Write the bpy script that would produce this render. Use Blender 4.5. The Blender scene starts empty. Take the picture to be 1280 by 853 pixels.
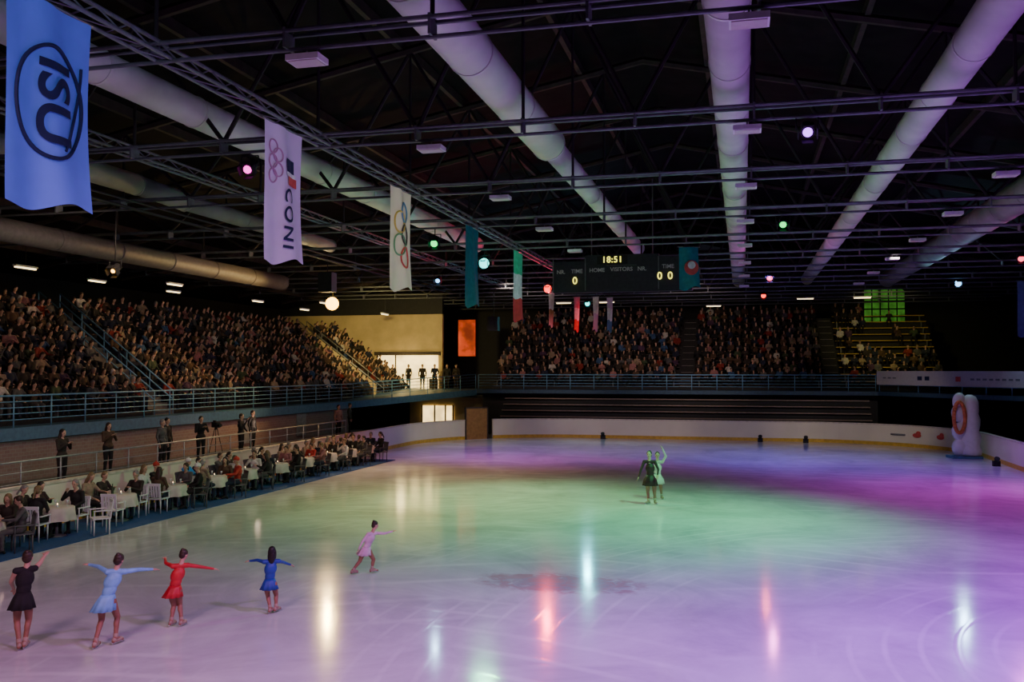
import bpy, math, random
import numpy as np
from mathutils import Vector, Matrix
random.seed(7); np.random.seed(7)
SC=bpy.context.scene
COL=SC.collection
V=Vector
# ------------------------------------------------------------ materials
def mat(name,col,rough=.6,metal=0.0,var=.18,scale=6.0,emit=None,es=0.0,spec=.5,bump=0.0):
    m=bpy.data.materials.new(name); m.use_nodes=True
    nt=m.node_tree; b=nt.nodes['Principled BSDF']
    tc=nt.nodes.new('ShaderNodeTexCoord'); n=nt.nodes.new('ShaderNodeTexNoise')
    n.inputs['Scale'].default_value=scale; n.inputs['Detail'].default_value=3
    r=nt.nodes.new('ShaderNodeValToRGB')
    r.color_ramp.elements[0].position=.3; r.color_ramp.elements[1].position=.7
    r.color_ramp.elements[0].color=(*[c*(1-var) for c in col],1)
    r.color_ramp.elements[1].color=(*[min(1,c*(1+var)) for c in col],1)
    nt.links.new(tc.outputs['Object'],n.inputs['Vector']); nt.links.new(n.outputs['Fac'],r.inputs['Fac'])
    nt.links.new(r.outputs['Color'],b.inputs['Base Color'])
    b.inputs['Roughness'].default_value=rough; b.inputs['Metallic'].default_value=metal
    b.inputs['Specular IOR Level'].default_value=spec
    if emit:
        b.inputs['Emission Color'].default_value=(*emit,1); b.inputs['Emission Strength'].default_value=es
        if var>.3:
            r2=nt.nodes.new('ShaderNodeValToRGB'); r2.color_ramp.elements[0].position=.35; r2.color_ramp.elements[1].position=.65
            r2.color_ramp.elements[0].color=(*[c*(1-var) for c in emit],1); r2.color_ramp.elements[1].color=(*emit,1)
            nt.links.new(n.outputs['Fac'],r2.inputs['Fac']); nt.links.new(r2.outputs['Color'],b.inputs['Emission Color'])
    if bump:
        bp=nt.nodes.new('ShaderNodeBump'); bp.inputs['Strength'].default_value=bump
        nt.links.new(n.outputs['Fac'],bp.inputs['Height']); nt.links.new(bp.outputs['Normal'],b.inputs['Normal'])
    return m

def ice_mat():
    m=bpy.data.materials.new('ice'); m.use_nodes=True
    nt=m.node_tree; N=nt.nodes; L=nt.links; b=N['Principled BSDF']
    tc=N.new('ShaderNodeTexCoord')
    n1=N.new('ShaderNodeTexNoise'); n1.inputs['Scale'].default_value=.35; n1.inputs['Detail'].default_value=9; n1.inputs['Roughness'].default_value=.68; n1.inputs['Distortion'].default_value=.6
    L.new(tc.outputs['Object'],n1.inputs['Vector'])
    r1=N.new('ShaderNodeValToRGB'); r1.color_ramp.elements[0].position=.32; r1.color_ramp.elements[1].position=.68
    r1.color_ramp.elements[0].color=(.50,.51,.52,1); r1.color_ramp.elements[1].color=(.78,.79,.80,1)
    L.new(n1.outputs['Fac'],r1.inputs['Fac'])
    def scratches(sc,dist,seed,thr):
        mp=N.new('ShaderNodeMapping'); mp.inputs['Location'].default_value=(seed*3,seed*4.7,0); mp.inputs['Rotation'].default_value=(0,0,seed)
        L.new(tc.outputs['Object'],mp.inputs['Vector'])
        w=N.new('ShaderNodeTexWave'); w.wave_type='RINGS'; w.rings_direction='Z'; w.inputs['Scale'].default_value=sc; w.inputs['Distortion'].default_value=dist
        w.inputs['Detail'].default_value=1.5; w.inputs['Detail Scale'].default_value=.12
        L.new(mp.outputs['Vector'],w.inputs['Vector'])
        r=N.new('ShaderNodeValToRGB'); r.color_ramp.elements[0].position=thr; r.color_ramp.elements[1].position=1
        r.color_ramp.elements[0].color=(0,0,0,1); r.color_ramp.elements[1].color=(1,1,1,1)
        L.new(w.outputs['Fac'],r.inputs['Fac'])
        n=N.new('ShaderNodeTexNoise'); n.inputs['Scale'].default_value=.25; n.inputs['Detail'].default_value=3
        L.new(mp.outputs['Vector'],n.inputs['Vector'])
        rr=N.new('ShaderNodeValToRGB'); rr.color_ramp.elements[0].position=.5; rr.color_ramp.elements[1].position=.66
        L.new(n.outputs['Fac'],rr.inputs['Fac'])
        mu=N.new('ShaderNodeMath'); mu.operation='MULTIPLY'; L.new(r.outputs['Color'],mu.inputs[0]); L.new(rr.outputs['Color'],mu.inputs[1])
        return mu
    a=scratches(.35,5,1.3,.84); c=scratches(.6,7,3.1,.88); d=scratches(.22,4,5.2,.90)
    ad=N.new('ShaderNodeMath'); ad.operation='MAXIMUM'; L.new(a.outputs[0],ad.inputs[0]); L.new(c.outputs[0],ad.inputs[1])
    ad2=N.new('ShaderNodeMath'); ad2.operation='MAXIMUM'; L.new(ad.outputs[0],ad2.inputs[0]); L.new(d.outputs[0],ad2.inputs[1])
    mu=N.new('ShaderNodeMath'); mu.operation='MULTIPLY'; mu.inputs[1].default_value=.38; L.new(ad2.outputs[0],mu.inputs[0])
    mx=N.new('ShaderNodeMixRGB'); mx.inputs[2].default_value=(.96,.96,.96,1)
    L.new(mu.outputs[0],mx.inputs[0]); L.new(r1.outputs['Color'],mx.inputs[1])
    # faded painted emblem under the ice
    mp=N.new('ShaderNodeMapping'); mp.vector_type='POINT'
    mp.inputs['Location'].default_value=(3.6/2.5,-18.4/1.2,0); mp.inputs['Scale'].default_value=(1/2.5,1/1.2,1)
    L.new(tc.outputs['Object'],mp.inputs['Vector'])
    g=N.new('ShaderNodeTexGradient'); g.gradient_type='SPHERICAL'; L.new(mp.outputs['Vector'],g.inputs['Vector'])
    n3=N.new('ShaderNodeTexNoise'); n3.inputs['Scale'].default_value=2.6; n3.inputs['Detail'].default_value=6; n3.inputs['Distortion'].default_value=1.6; L.new(tc.outputs['Object'],n3.inputs['Vector'])
    mg=N.new('ShaderNodeMath'); mg.operation='MULTIPLY'; L.new(g.outputs['Fac'],mg.inputs[0]); L.new(n3.outputs['Fac'],mg.inputs[1])
    rg=N.new('ShaderNodeValToRGB'); rg.color_ramp.elements[0].position=.12; rg.color_ramp.elements[1].position=.24
    rg.color_ramp.elements[1].color=(.55,.55,.55,1); L.new(mg.outputs[0],rg.inputs['Fac'])
    cr=N.new('ShaderNodeValToRGB'); cr.color_ramp.elements[0].position=.44; cr.color_ramp.elements[1].position=.54
    cr.color_ramp.elements[0].color=(.27,.25,.27,1); cr.color_ramp.elements[1].color=(.42,.17,.16,1); L.new(n3.outputs['Fac'],cr.inputs['Fac'])
    m2=N.new('ShaderNodeMixRGB'); L.new(cr.outputs['Color'],m2.inputs[2])
    L.new(rg.outputs['Color'],m2.inputs[0]); L.new(mx.outputs[0],m2.inputs[1])
    L.new(m2.outputs[0],b.inputs['Base Color'])
    rr=N.new('ShaderNodeMapRange'); rr.inputs['To Min'].default_value=.06; rr.inputs['To Max'].default_value=.17
    L.new(n1.outputs['Fac'],rr.inputs['Value']); L.new(rr.outputs[0],b.inputs['Roughness'])
    b.inputs['IOR'].default_value=1.31
    bp=N.new('ShaderNodeBump'); bp.inputs['Strength'].default_value=.05; bp.inputs['Distance'].default_value=.05
    L.new(mu.outputs[0],bp.inputs['Height']); L.new(bp.outputs['Normal'],b.inputs['Normal'])
    return m

def brick_mat():
    m=bpy.data.materials.new('brick'); m.use_nodes=True
    nt=m.node_tree; N=nt.nodes; L=nt.links; b=N['Principled BSDF']
    tc=N.new('ShaderNodeTexCoord'); mp=N.new('ShaderNodeMapping'); mp.inputs['Rotation'].default_value=(0,math.pi/2,math.pi/2)
    br=N.new('ShaderNodeTexBrick'); br.inputs['Scale'].default_value=2.2
    br.inputs['Color1'].default_value=(.24,.15,.14,1); br.inputs['Color2'].default_value=(.28,.19,.17,1); br.inputs['Mortar'].default_value=(.28,.25,.24,1)
    L.new(tc.outputs['Object'],mp.inputs['Vector']); L.new(mp.outputs[0],br.inputs['Vector']); L.new(br.outputs['Color'],b.inputs['Base Color'])
    b.inputs['Roughness'].default_value=.85
    return m

M={}
M['ice']=ice_mat(); M['brick']=brick_mat()
def dm(k,*a,**kw): M[k]=mat(k,*a,**kw); return M[k]
dm('cream',(.80,.74,.60),.45,var=.06,scale=.6); dm('kick',(.65,.42,.06),.5); dm('cap',(.65,.58,.48),.5)
dm('concrete',(.14,.13,.13),.85); dm('darkfloor',(.025,.023,.025),.8); dm('black',(.012,.012,.014),.7); dm('dark',(.018,.018,.02),.7)
dm('carpet',(.015,.07,.22),.9,scale=30,var=.25); dm('white',(.75,.73,.72),.55,var=.05); dm('plastic',(.78,.78,.8),.35,var=.04)
dm('vinyl',(.50,.47,.46),.6,var=.05)
dm('cloth',(.56,.50,.46),.8,var=.08); dm('duct',(.60,.62,.54),.8,var=.10,scale=1.2,spec=.2); dm('silver',(.12,.11,.11),.6,metal=.2)
dm('duct2',(.28,.29,.26),.7,var=.12,scale=1.2,spec=.2)
dm('pipe',(.15,.16,.17),.5,metal=.3); dm('truss',(.024,.020,.018),.8); dm('wood',(.036,.024,.018),.85,scale=3,var=.4)
dm('tierrail',(.30,.22,.18),.5)
dm('roof',(.008,.0065,.0065),.95,scale=2,var=.4,spec=.15); dm('blue',(.07,.17,.28),.5); dm('bluedark',(.03,.07,.12),.6); dm('steel',(.6,.6,.62),.3,metal=.9)
dm('beige',(.62,.48,.26),.8,var=.12,scale=1.2); dm('brown',(.36,.19,.06),.6); dm('bench',(.06,.045,.035),.6); dm('benchy',(.60,.38,.06),.6)
dm('bannerblue',(.17,.28,.88),.85,var=.06,scale=2); dm('navy',(.006,.010,.06),.8); dm('lilac',(.62,.52,.72),.85,var=.06,scale=2)
dm('creamcloth',(.80,.75,.55),.85,var=.06,scale=2); dm('teal',(.02,.20,.24),.8); dm('fgreen',(.05,.55,.28),.8); dm('fwhite',(.75,.78,.75),.8)
dm('fred',(.6,.05,.04),.8); dm('pinkcloth',(.6,.2,.3),.8); dm('rosering',(.42,.2,.36),.7)
dm('rblue',(.10,.24,.42),.7); dm('ryel',(.60,.44,.10),.7); dm('rblk',(.06,.06,.06),.7); dm('rgrn',(.14,.36,.18),.7); dm('rred',(.60,.08,.07),.7)
dm('inkgrey',(.16,.16,.18),.7)
dm('score',(.03,.03,.04),.5); dm('scoretxt',(.4,.4,.4),.6,emit=(.5,.5,.55),es=.06); dm('digit',(.6,.6,.1),.5,emit=(.95,.85,.12),es=2.2)
dm('glowwarm',(.9,.75,.45),.6,emit=(1,.68,.24),es=3.8,var=.5,scale=.9); dm('glowgreen',(.1,.4,.1),.6,emit=(.2,.8,.08),es=.18,var=.6,scale=1.5)
dm('redlitwall',(.8,.1,.03),.6,emit=(1,.05,.008),es=.7,var=.8,scale=.8); dm('tube',(.9,.9,.8),.5,emit=(1,.75,.35),es=4)
dm('orange',(.7,.2,.06),.5); dm('candle',(1,.9,.7),.5,emit=(1,.6,.3),es=6); dm('glass',(.6,.65,.65),.1)
def em(k,c,s): return dm(k,c,.4,emit=c,es=s,var=.02)
# ------------------------------------------------------------ mesh builder
_sph={}
def unit_sphere(nu=12,nv=8):
    k=(nu,nv)
    if k in _sph: return _sph[k]
    vs=[(0,0,1)]
    for j in range(1,nv):
        t=math.pi*j/nv
        for i in range(nu):
            p=2*math.pi*i/nu; vs.append((math.sin(t)*math.cos(p),math.sin(t)*math.sin(p),math.cos(t)))
    vs.append((0,0,-1)); fs=[]
    for i in range(nu): fs.append((0,1+i,1+(i+1)%nu))
    for j in range(nv-2):
        a=1+j*nu; b=a+nu
        for i in range(nu): fs.append((a+i,b+i,b+(i+1)%nu,a+(i+1)%nu))
    a=1+(nv-2)*nu; e=len(vs)-1
    for i in range(nu): fs.append((a+i,e,a+(i+1)%nu))
    _sph[k]=(vs,fs); return vs,fs
def perp(d):
    d=d.normalized(); h=V((0,0,1)) if abs(d.z)<.9 else V((1,0,0))
    a=d.cross(h).normalized(); return a,d.cross(a).normalized()
class MB:
    def __init__(s): s.v=[]; s.f=[]; s.m=[]
    def add(s,vs,fs,mi=0):
        o=len(s.v); s.v+= [tuple(x) for x in vs]; s.f+=[tuple(i+o for i in f) for f in fs]; s.m+=[mi]*len(fs)
    def box(s,c,d,mi=0,rz=0.0,R=None):
        hx,hy,hz=d[0]/2,d[1]/2,d[2]/2; vs=[]
        for x in(-hx,hx):
            for y in(-hy,hy):
                for z in(-hz,hz):
                    p=V((x,y,z))
                    if R: p=R@p
                    elif rz: p=Matrix.Rotation(rz,3,'Z')@p
                    vs.append(p+V(c))
        s.add(vs,[(0,1,3,2),(4,6,7,5),(0,4,5,1),(2,3,7,6),(0,2,6,4),(1,5,7,3)],mi)
    def tube(s,a,b,r,r2=None,n=8,mi=0):
        a=V(a);b=V(b); r2=r if r2 is None else r2
        u,w=perp(b-a); vs=[]
        for p,q in((a,r),(b,r2)):
            for i in range(n):
                t=2*math.pi*i/n; vs.append(p+u*math.cos(t)*q+w*math.sin(t)*q)
        fs=[(i,(i+1)%n,n+(i+1)%n,n+i) for i in range(n)]
        fs+= [tuple(range(n-1,-1,-1)),tuple(range(n,2*n))]
        s.add(vs,fs,mi)
    def path(s,pts,r,n=8,mi=0,closed=False):
        P=[V(p) for p in pts]; k=len(P)
        for i in range(k if closed else k-1): s.tube(P[i],P[(i+1)%k],r,n=n,mi=mi)
    def ell(s,c,ax,ay,az,mi=0,nu=12,nv=8):
        c=V(c);ax=V(ax);ay=V(ay);az=V(az)
        vs,fs=unit_sphere(nu,nv); s.add([c+ax*x+ay*y+az*z for x,y,z in vs],fs,mi)
    def lathe(s,prof,c=(0,0,0),n=20,mi=0,rip=0,nr=0,cap=True):
        vs=[]
        for k,(r,z) in enumerate(prof):
            for i in range(n):
                t=2*math.pi*i/n; q=r*(1+(rip*k/(len(prof)-1))*math.sin(nr*t)); vs.append((c[0]+q*math.cos(t),c[1]+q*math.sin(t),c[2]+z))
        fs=[]
        for k in range(len(prof)-1):
            for i in range(n): fs.append((k*n+i,k*n+(i+1)%n,(k+1)*n+(i+1)%n,(k+1)*n+i))
        if cap: fs+=[tuple(range(n-1,-1,-1)),tuple(range((len(prof)-1)*n,len(prof)*n))]
        s.add(vs,fs,mi)
    def prism(s,poly,z0,z1,mi=0):
        n=len(poly); zz=[(p[2] if len(p)>2 else z1) for p in poly]
        d=z1-z0
        vs=[(p[0],p[1],z-d) for p,z in zip(poly,zz)]+[(p[0],p[1],z) for p,z in zip(poly,zz)]
        fs=[(i,(i+1)%n,n+(i+1)%n,n+i) for i in range(n)]+[tuple(range(n-1,-1,-1)),tuple(range(n,2*n))]
        s.add(vs,fs,mi)
    def mesh(s,name,mats,smooth=False):
        me=bpy.data.meshes.new(name); me.from_pydata(s.v,[],s.f)
        for k in mats: me.materials.append(M[k] if isinstance(k,str) else k)
        me.polygons.foreach_set('material_index',s.m)
        if smooth: me.polygons.foreach_set('use_smooth',[True]*len(s.f))
        me.update(); return me
    def obj(s,name,mats,smooth=False,**kw): return place(name,s.mesh(name,mats,smooth),**kw)
def place(name,me,loc=(0,0,0),rz=0.0,rot=None,sc=1.0,label=None,cat=None,parent=None,kind=None,group=None):
    o=bpy.data.objects.new(name,me); COL.objects.link(o)
    o.location=loc; o.rotation_euler=rot if rot else (0,0,rz); o.scale=(sc,sc,sc)
    if parent: o.parent=parent
    if label: o['label']=label
    if cat and not parent: o['category']=cat
    if kind: o['kind']=kind
    if group: o['group']=group
    return o
def empty(name,loc=(0,0,0),rz=0.0,**kw):
    o=place(name,None,loc,rz,**kw); o.empty_display_size=.1; return o
def text(body,size,mw,mats,parent,name='lettering',fn=None,ext=.004,bold=0.0,space=1.0,sub=0):
    cu=bpy.data.curves.new('t','FONT'); cu.body=body; cu.size=size; cu.align_x='CENTER'; cu.align_y='CENTER'; cu.extrude=ext; cu.offset=bold; cu.space_character=space
    t=bpy.data.objects.new('t',cu); COL.objects.link(t); bpy.context.view_layer.update()
    me=bpy.data.meshes.new_from_object(t.evaluated_get(bpy.context.evaluated_depsgraph_get()))
    bpy.data.objects.remove(t)
    if sub:
        import bmesh
        bm=bmesh.new(); bm.from_mesh(me); bmesh.ops.triangulate(bm,faces=bm.faces[:])
        for _ in range(sub):
            es=[e for e in bm.edges if e.calc_length()>.09]
            if es: bmesh.ops.subdivide_edges(bm,edges=es,cuts=1); bmesh.ops.triangulate(bm,faces=bm.faces[:])
        bm.to_mesh(me); bm.free()
    me.transform(mw)
    if fn:
        for v in me.vertices: v.co=fn(v.co)
    me.materials.clear(); me.materials.append(M[mats])
    return place(name,me,parent=parent)
def struct(o): o['kind']='structure'; return o
# ------------------------------------------------------------ human figures
def cap_prim(a,b,ra,rb,m): return ('c',V(a),V(b),ra,rb,m)
def ell_prim(c,ax,ay,az,m): return ('e',V(c),V(ax),V(ay),V(az),m)
def body_prims(J,s,face,mi,puff=1.0,hair=None,fingers=True,grip=.35):
    """J joints; s scale vs a 1.7 m adult; face = facing direction; mi = material index by body part"""
    J={k:V(v) for k,v in J.items()}; P=[]; f=V(face).normalized()
    side=(J['sr']-J['sl']).normalized(); up=(J['nk']-J['pel']).normalized(); fw=side.cross(up).normalized()
    if fw.dot(f)<0: fw=-fw
    p=puff*s
    hs=(J['hr']-J['hl']).normalized()
    P.append(ell_prim(J['pel'],hs*.155*p,fw*.11*p,up*.115*s,mi['hip']))
    mid=(J['pel']+J['che'])/2
    P.append(ell_prim(mid,side*.12*p,fw*.092*p,up*.17*s,mi['top']))
    P.append(ell_prim(J['che'],side*.15*p,fw*.11*p,up*.17*s,mi['top']))
    P.append(ell_prim(J['che']+fw*.05*s+up*.02*s,side*.12*p,fw*.07*p,up*.09*s,mi['top']))
    P.append(cap_prim(J['sl'],J['sr'],.056*p,.056*p,mi['top']))
    P.append(cap_prim(J['nk']-up*.06*s,J['hd'],.052*s,.046*s,mi['skin']))
    for q in 'lr':
        S,E,W=J['s'+q],J['e'+q],J['w'+q]
        P.append(cap_prim(S,E,.050*p,.038*p,mi['arm'])); P.append(cap_prim(E,W,.038*p,.026*s*(1+(puff-1)*.6),mi['fore']))
        d=(W-E).normalized(); ref=V((0,0,1)) if abs(d.z)<.85 else V((1,0,0))
        wd=d.cross(ref).normalized(); nn=wd.cross(d).normalized()
        P.append(ell_prim(W+d*.05*s,wd*.04*s,d*.055*s,nn*.018*s,mi['hand']))
        if fingers:
            for k,(o,l) in enumerate(((-.029,.066),(-.010,.078),(.010,.072),(.028,.055))):
                a=W+d*.085*s+wd*o*s; b=a+(d-nn*grip*.6).normalized()*l*.5*s+wd*o*.12*s; c=b+(d-nn*grip*1.6).normalized()*l*.5*s
                P.append(cap_prim(a,b,.0095*s,.0088*s,mi['hand'])); P.append(cap_prim(b,c,.0088*s,.007*s,mi['hand']))
            a=W+d*.03*s-wd*.03*s; b=a+(d*.7-wd*.75).normalized()*.035*s; c=b+(d*.95-wd*.2).normalized()*.03*s
            P.append(cap_prim(a,b,.012*s,.010*s,mi['hand'])); P.append(cap_prim(b,c,.010*s,.008*s,mi['hand']))
        H,K,A,T=J['h'+q],J['k'+q],J['a'+q],J['t'+q]
        P.append(cap_prim(H,K,.088*p,.056*p,mi['leg'])); P.append(cap_prim(K,A,.054*p,.036*p,mi['calf']))
        P.append(ell_prim(K*.72+A*.28-(f*.012*s),V((1,0,0))*.05*p,V((0,1,0))*.05*p,(A-K).normalized()*.11*s,mi['calf']))
        P.append(cap_prim(A,T,.042*s,.030*s,mi['foot'])); hl=A-(T-A).normalized()*.045*s; hl.z=T.z
        P.append(cap_prim(A,hl,.04*s,.034*s,mi['foot']))
    h=J['hd']; hu=(h-J['nk']).normalized(); hf=(f-hu*f.dot(hu)).normalized(); hx=hf.cross(hu).normalized()
    P.append(ell_prim(h+hu*.02*s,hx*.074*s,hf*.09*s,hu*.098*s,mi['skin']))
    P.append(ell_prim(h-hu*.055*s+hf*.03*s,hx*.052*s,hf*.056*s,hu*.058*s,mi['skin']))
    if fingers:
        P.append(ell_prim(h+hf*.094*s-hu*.012*s,hx*.013*s,hf*.02*s,hu*.022*s,mi['skin']))
        P.append(ell_prim(h+hf*.085*s-hu*.05*s,hx*.024*s,hf*.010*s,hu*.008*s,mi['lip']))
        for e in(-1,1):
            P.append(ell_prim(h+hf*.078*s+hx*.031*s*e+hu*.012*s,hx*.014*s,hf*.012*s,hu*.009*s,mi['eye']))
            P.append(ell_prim(h+hx*.076*s*e-hu*.005*s,hx*.010*s,hf*.017*s,hu*.028*s,mi['skin']))
    if hair is not None:
        P.append(ell_prim(h+hu*.045*s-hf*.018*s,hx*.086*s,hf*.095*s,hu*.09*s,hair))
        P.append(ell_prim(h-hu*.02*s-hf*.045*s,hx*.08*s,hf*.06*s,hu*.09*s,hair))
    return P
def prims_mesh(P,vox,mats,name='person'):
    b=MB()
    for p in P:
        if p[0]=='c':
            _,a,c,ra,rb,m=p
            if (c-a).length<1e-5: continue
            b.tube(a,c,ra,rb,n=12)
            for q,r in((a,ra),(c,rb)): b.ell(q,(r,0,0),(0,r,0),(0,0,r),nu=12,nv=8)
        else:
            _,c,x,y,z,m=p; b.ell(c,x,y,z,nu=16,nv=10)
    me=b.mesh('tmp',[]); o=bpy.data.objects.new('tmp',me); COL.objects.link(o)
    r=o.modifiers.new('r','REMESH'); r.mode='VOXEL'; r.voxel_size=vox; r.use_smooth_shade=True
    sm=o.modifiers.new('s','SMOOTH'); sm.factor=.4; sm.iterations=1
    bpy.context.view_layer.update()
    out=bpy.data.meshes.new_from_object(o.evaluated_get(bpy.context.evaluated_depsgraph_get()))
    bpy.data.objects.remove(o); bpy.data.meshes.remove(me)
    out.name=name; n=len(out.polygons); ce=np.empty(n*3); out.polygons.foreach_get('center',ce); ce=ce.reshape(-1,3)
    best=np.full(n,1e9); idx=np.zeros(n,int)
    for p in P:
        if p[0]=='c':
            _,a,c,ra,rb,m=p; a=np.array(a);c=np.array(c); d=c-a; t=np.clip(((ce-a)@d)/max(1e-9,d@d),0,1)
            ds=np.linalg.norm(ce-(a+t[:,None]*d),axis=1)-(ra+(rb-ra)*t)
        else:
            _,c,x,y,z,m=p; Mx=np.array([x,y,z]).T; q=np.linalg.solve(Mx,(ce-np.array(c)).T).T
            l=np.linalg.norm(q,axis=1); ds=(l-1)*np.linalg.norm(ce-np.array(c),axis=1)/np.maximum(l,1e-6)
        w=ds<best; best[w]=ds[w]; idx[w]=m
    out.materials.clear()
    for k in mats: out.materials.append(M[k])
    out.polygons.foreach_set('material_index',idx.astype(np.int32)); out.polygons.foreach_set('use_smooth',[True]*n); out.update()
    return out
def hair_mesh(J,s,face,style,m):
    b=MB(); h=V(J['hd']); hu=(h-V(J['nk'])).normalized(); f=V(face).normalized(); hf=(f-hu*f.dot(hu)).normalized(); hx=hf.cross(hu).normalized()
    b.ell(h+hu*.043*s-hf*.020*s,hx*.084*s,hf*.092*s,hu*.088*s,nu=20,nv=14)
    b.ell(h-hu*.005*s-hf*.045*s,hx*.081*s,hf*.058*s,hu*.085*s,nu=18,nv=12)
    if style=='bun': b.ell(h+hu*.095*s-hf*.07*s,hx*.045*s,hf*.042*s,hu*.04*s)
    if style=='pony':
        p=h+hu*.03*s-hf*.1*s
        for k in range(5): b.ell(p-hu*.05*k*s-hf*.012*k*s,hx*(.034-.004*k)*s,hf*.03*s,hu*.045*s)
    if style=='long':
        b.ell(h-hu*.12*s-hf*.055*s,hx*.095*s,hf*.05*s,hu*.17*s,nu=16,nv=12)
        for e in(-1,1): b.ell(h-hu*.06*s-hf*.01*s+hx*.078*e*s,hx*.025*s,hf*.05*s,hu*.12*s)
    return b.mesh('hair',[m],True)
def hat_mesh(J,s,m):
    b=MB(); h=V(J['hd'])
    b.ell(h+V((0,0.005,.06))*s,(.092*s,0,0),(0,.1*s,0),(0,0,.085*s),nu=18,nv=12); b.lathe([(.094*s,0),(.102*s,.01*s),(.102*s,.035*s),(.09*s,.045*s)],(h.x,h.y,h.z+.03*s),n=20)
    b.ell(h+V((0,0,.15))*s,(.025*s,0,0),(0,.025*s,0),(0,0,.025*s)); return b.mesh('hat',[m],True)
for k,c in dict(skinA=(.60,.36,.25),skinB=(.42,.25,.17),tights=(.34,.15,.09)).items(): dm(k,c,.55,var=.06)
for k,c in dict(hairblack=(.012,.009,.008),hairbrown=(.04,.022,.012),hairblond=(.20,.13,.06),hairgrey=(.22,.21,.20)).items(): dm(k,c,.5,scale=40,var=.4)
dm('eye',(.02,.015,.012),.3); dm('lip',(.4,.1,.09),.5); dm('boot',(.42,.30,.22),.5)
COATS=dict(cblack=(.012,.011,.012),cnavy=(.015,.020,.045),cred=(.22,.024,.015),cbrown=(.085,.048,.028),cgrey=(.09,.087,.087),cbeige=(.30,.22,.15),cblue=(.04,.09,.20),cwhite=(.55,.51,.46),cgreen=(.045,.07,.035),cpurple=(.07,.03,.07),cpink=(.32,.14,.14),cdark=(.03,.022,.018))
for k,c in COATS.items(): dm(k,c,.85,scale=12)
for k,c in dict(tred=(.5,.04,.03),tblue=(.04,.25,.6),twhite=(.65,.62,.6)).items(): dm(k,c,.8,scale=12)
CK=list(COATS)
# --- skaters: joints measured in small units u, origin on the ice under the feet
def skater(loc,yaw,u,s,J,face,top,legs,skirt,hair,style,label,sleeves,skirtlen=.2,hairm='hairbrown',flare=.19):
    JJ={k:V((x*u,y,z*u)) for k,(x,y,z) in J.items()}
    mats=['skinA',top,legs,'eye','lip','boot',sleeves]
    mi=dict(skin=0,top=1,hip=1,arm=6,fore=6,hand=0,leg=2,calf=2,foot=2,eye=3,lip=4)
    P=body_prims(JJ,s,face,mi)
    o=place('person',prims_mesh(P,.0095,mats),loc,yaw,label=label,cat='person',group='figure skaters on the ice')
    place('hair',hair_mesh(JJ,s,face,style,hairm),parent=o)
    b=MB(); up=(JJ['che']-JJ['pel']).normalized(); side=(JJ['hr']-JJ['hl']).normalized(); fw=side.cross(up).normalized()
    n=36; rings=[(.0,.118,.088,.10),(.3,.15,.115,.03),(.6,flare*.92,flare*.78,-.05),(1,flare*1.1,flare*.95,-skirtlen+.02)]
    vs=[]
    for k,rx,ry,z in rings:
        for i in range(n):
            t=2*math.pi*i/n; w=1+.10*k*math.sin(9*t); vs.append(JJ['pel']+(side*math.cos(t)*rx*w+fw*math.sin(t)*ry*w+up*z)*s)
    fs=[(k*n+i,k*n+(i+1)%n,(k+1)*n+(i+1)%n,(k+1)*n+i) for k in range(3) for i in range(n)]
    b.add(vs,fs); so=b.obj('skirt',[top],True,parent=o); md=so.modifiers.new('t','SOLIDIFY'); md.thickness=.006
    for q in 'lr':
        A,T,K=JJ['a'+q],JJ['t'+q],JJ['k'+q]; d=(T-A); d.z=0; d.normalize()
        b=MB(); b.ell(A+d*.05*s-V((0,0,.035*s)),d*.12*s,d.cross(V((0,0,1)))*.042*s,(0,0,.042*s),0,nu=16,nv=10)
        b.tube(A-V((0,0,.03*s)),A+(K-A).normalized()*.08*s,.045*s,.047*s,n=14); b.ell(A-d*.02*s-V((0,0,.03*s)),d*.052*s,d.cross(V((0,0,1)))*.042*s,(0,0,.048*s),0)
        zb=A.z-.075*s; bl=A+d*.055*s; ang=math.atan2(d.y,d.x)
        b.box((bl.x,bl.y,zb-.012*s),(.27*s,.005,.022*s),1,rz=ang)
        for e in(-.07,.08): b.box((bl.x+d.x*e*s,bl.y+d.y*e*s,zb+.012*s),(.05*s,.03*s,.04*s),1,rz=ang)
        b.obj('ice_skate',['boot','steel'],True,parent=o)
    return o
RAD=math.radians
def yaw_to(loc): return math.atan2(-loc[0],loc[1])
L1=(-10.8,12.07,0)
skater(L1,yaw_to(L1),.01246,.90,dict(pel=(-1,0,63),che=(1,0,86),nk=(3,0,101),hd=(4,.01,112),sl=(-9,0,97),sr=(12,0,98),el=(-14,.12,82),wl=(-11,.28,70),er=(18,.12,103),wr=(23,.26,109),
  hl=(-6,0,60),kl=(-7,.10,34),al=(-4,-.06,8.5),tl=(-2,.10,5),hr=(5,0,60),kr=(6,.10,34),ar=(2,0,8.5),tr=(6,.14,5)),(.35,.9,0),'cblack','tights',None,0,'bun','skater in a short black dress with bare arms, back turned','skinA',.2,'hairbrown')
dm('skyblue',(.22,.50,.85),.5); dm('skred',(.58,.02,.03),.5); dm('skblue',(.02,.05,.34),.5); dm('skpink',(.75,.50,.62),.5); dm('skmaroon',(.05,.010,.012),.6); dm('skwhite',(.66,.58,.52),.6); dm('skinC',(.38,.15,.10),.6)
L2=(-9.67,12.5,0)
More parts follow.
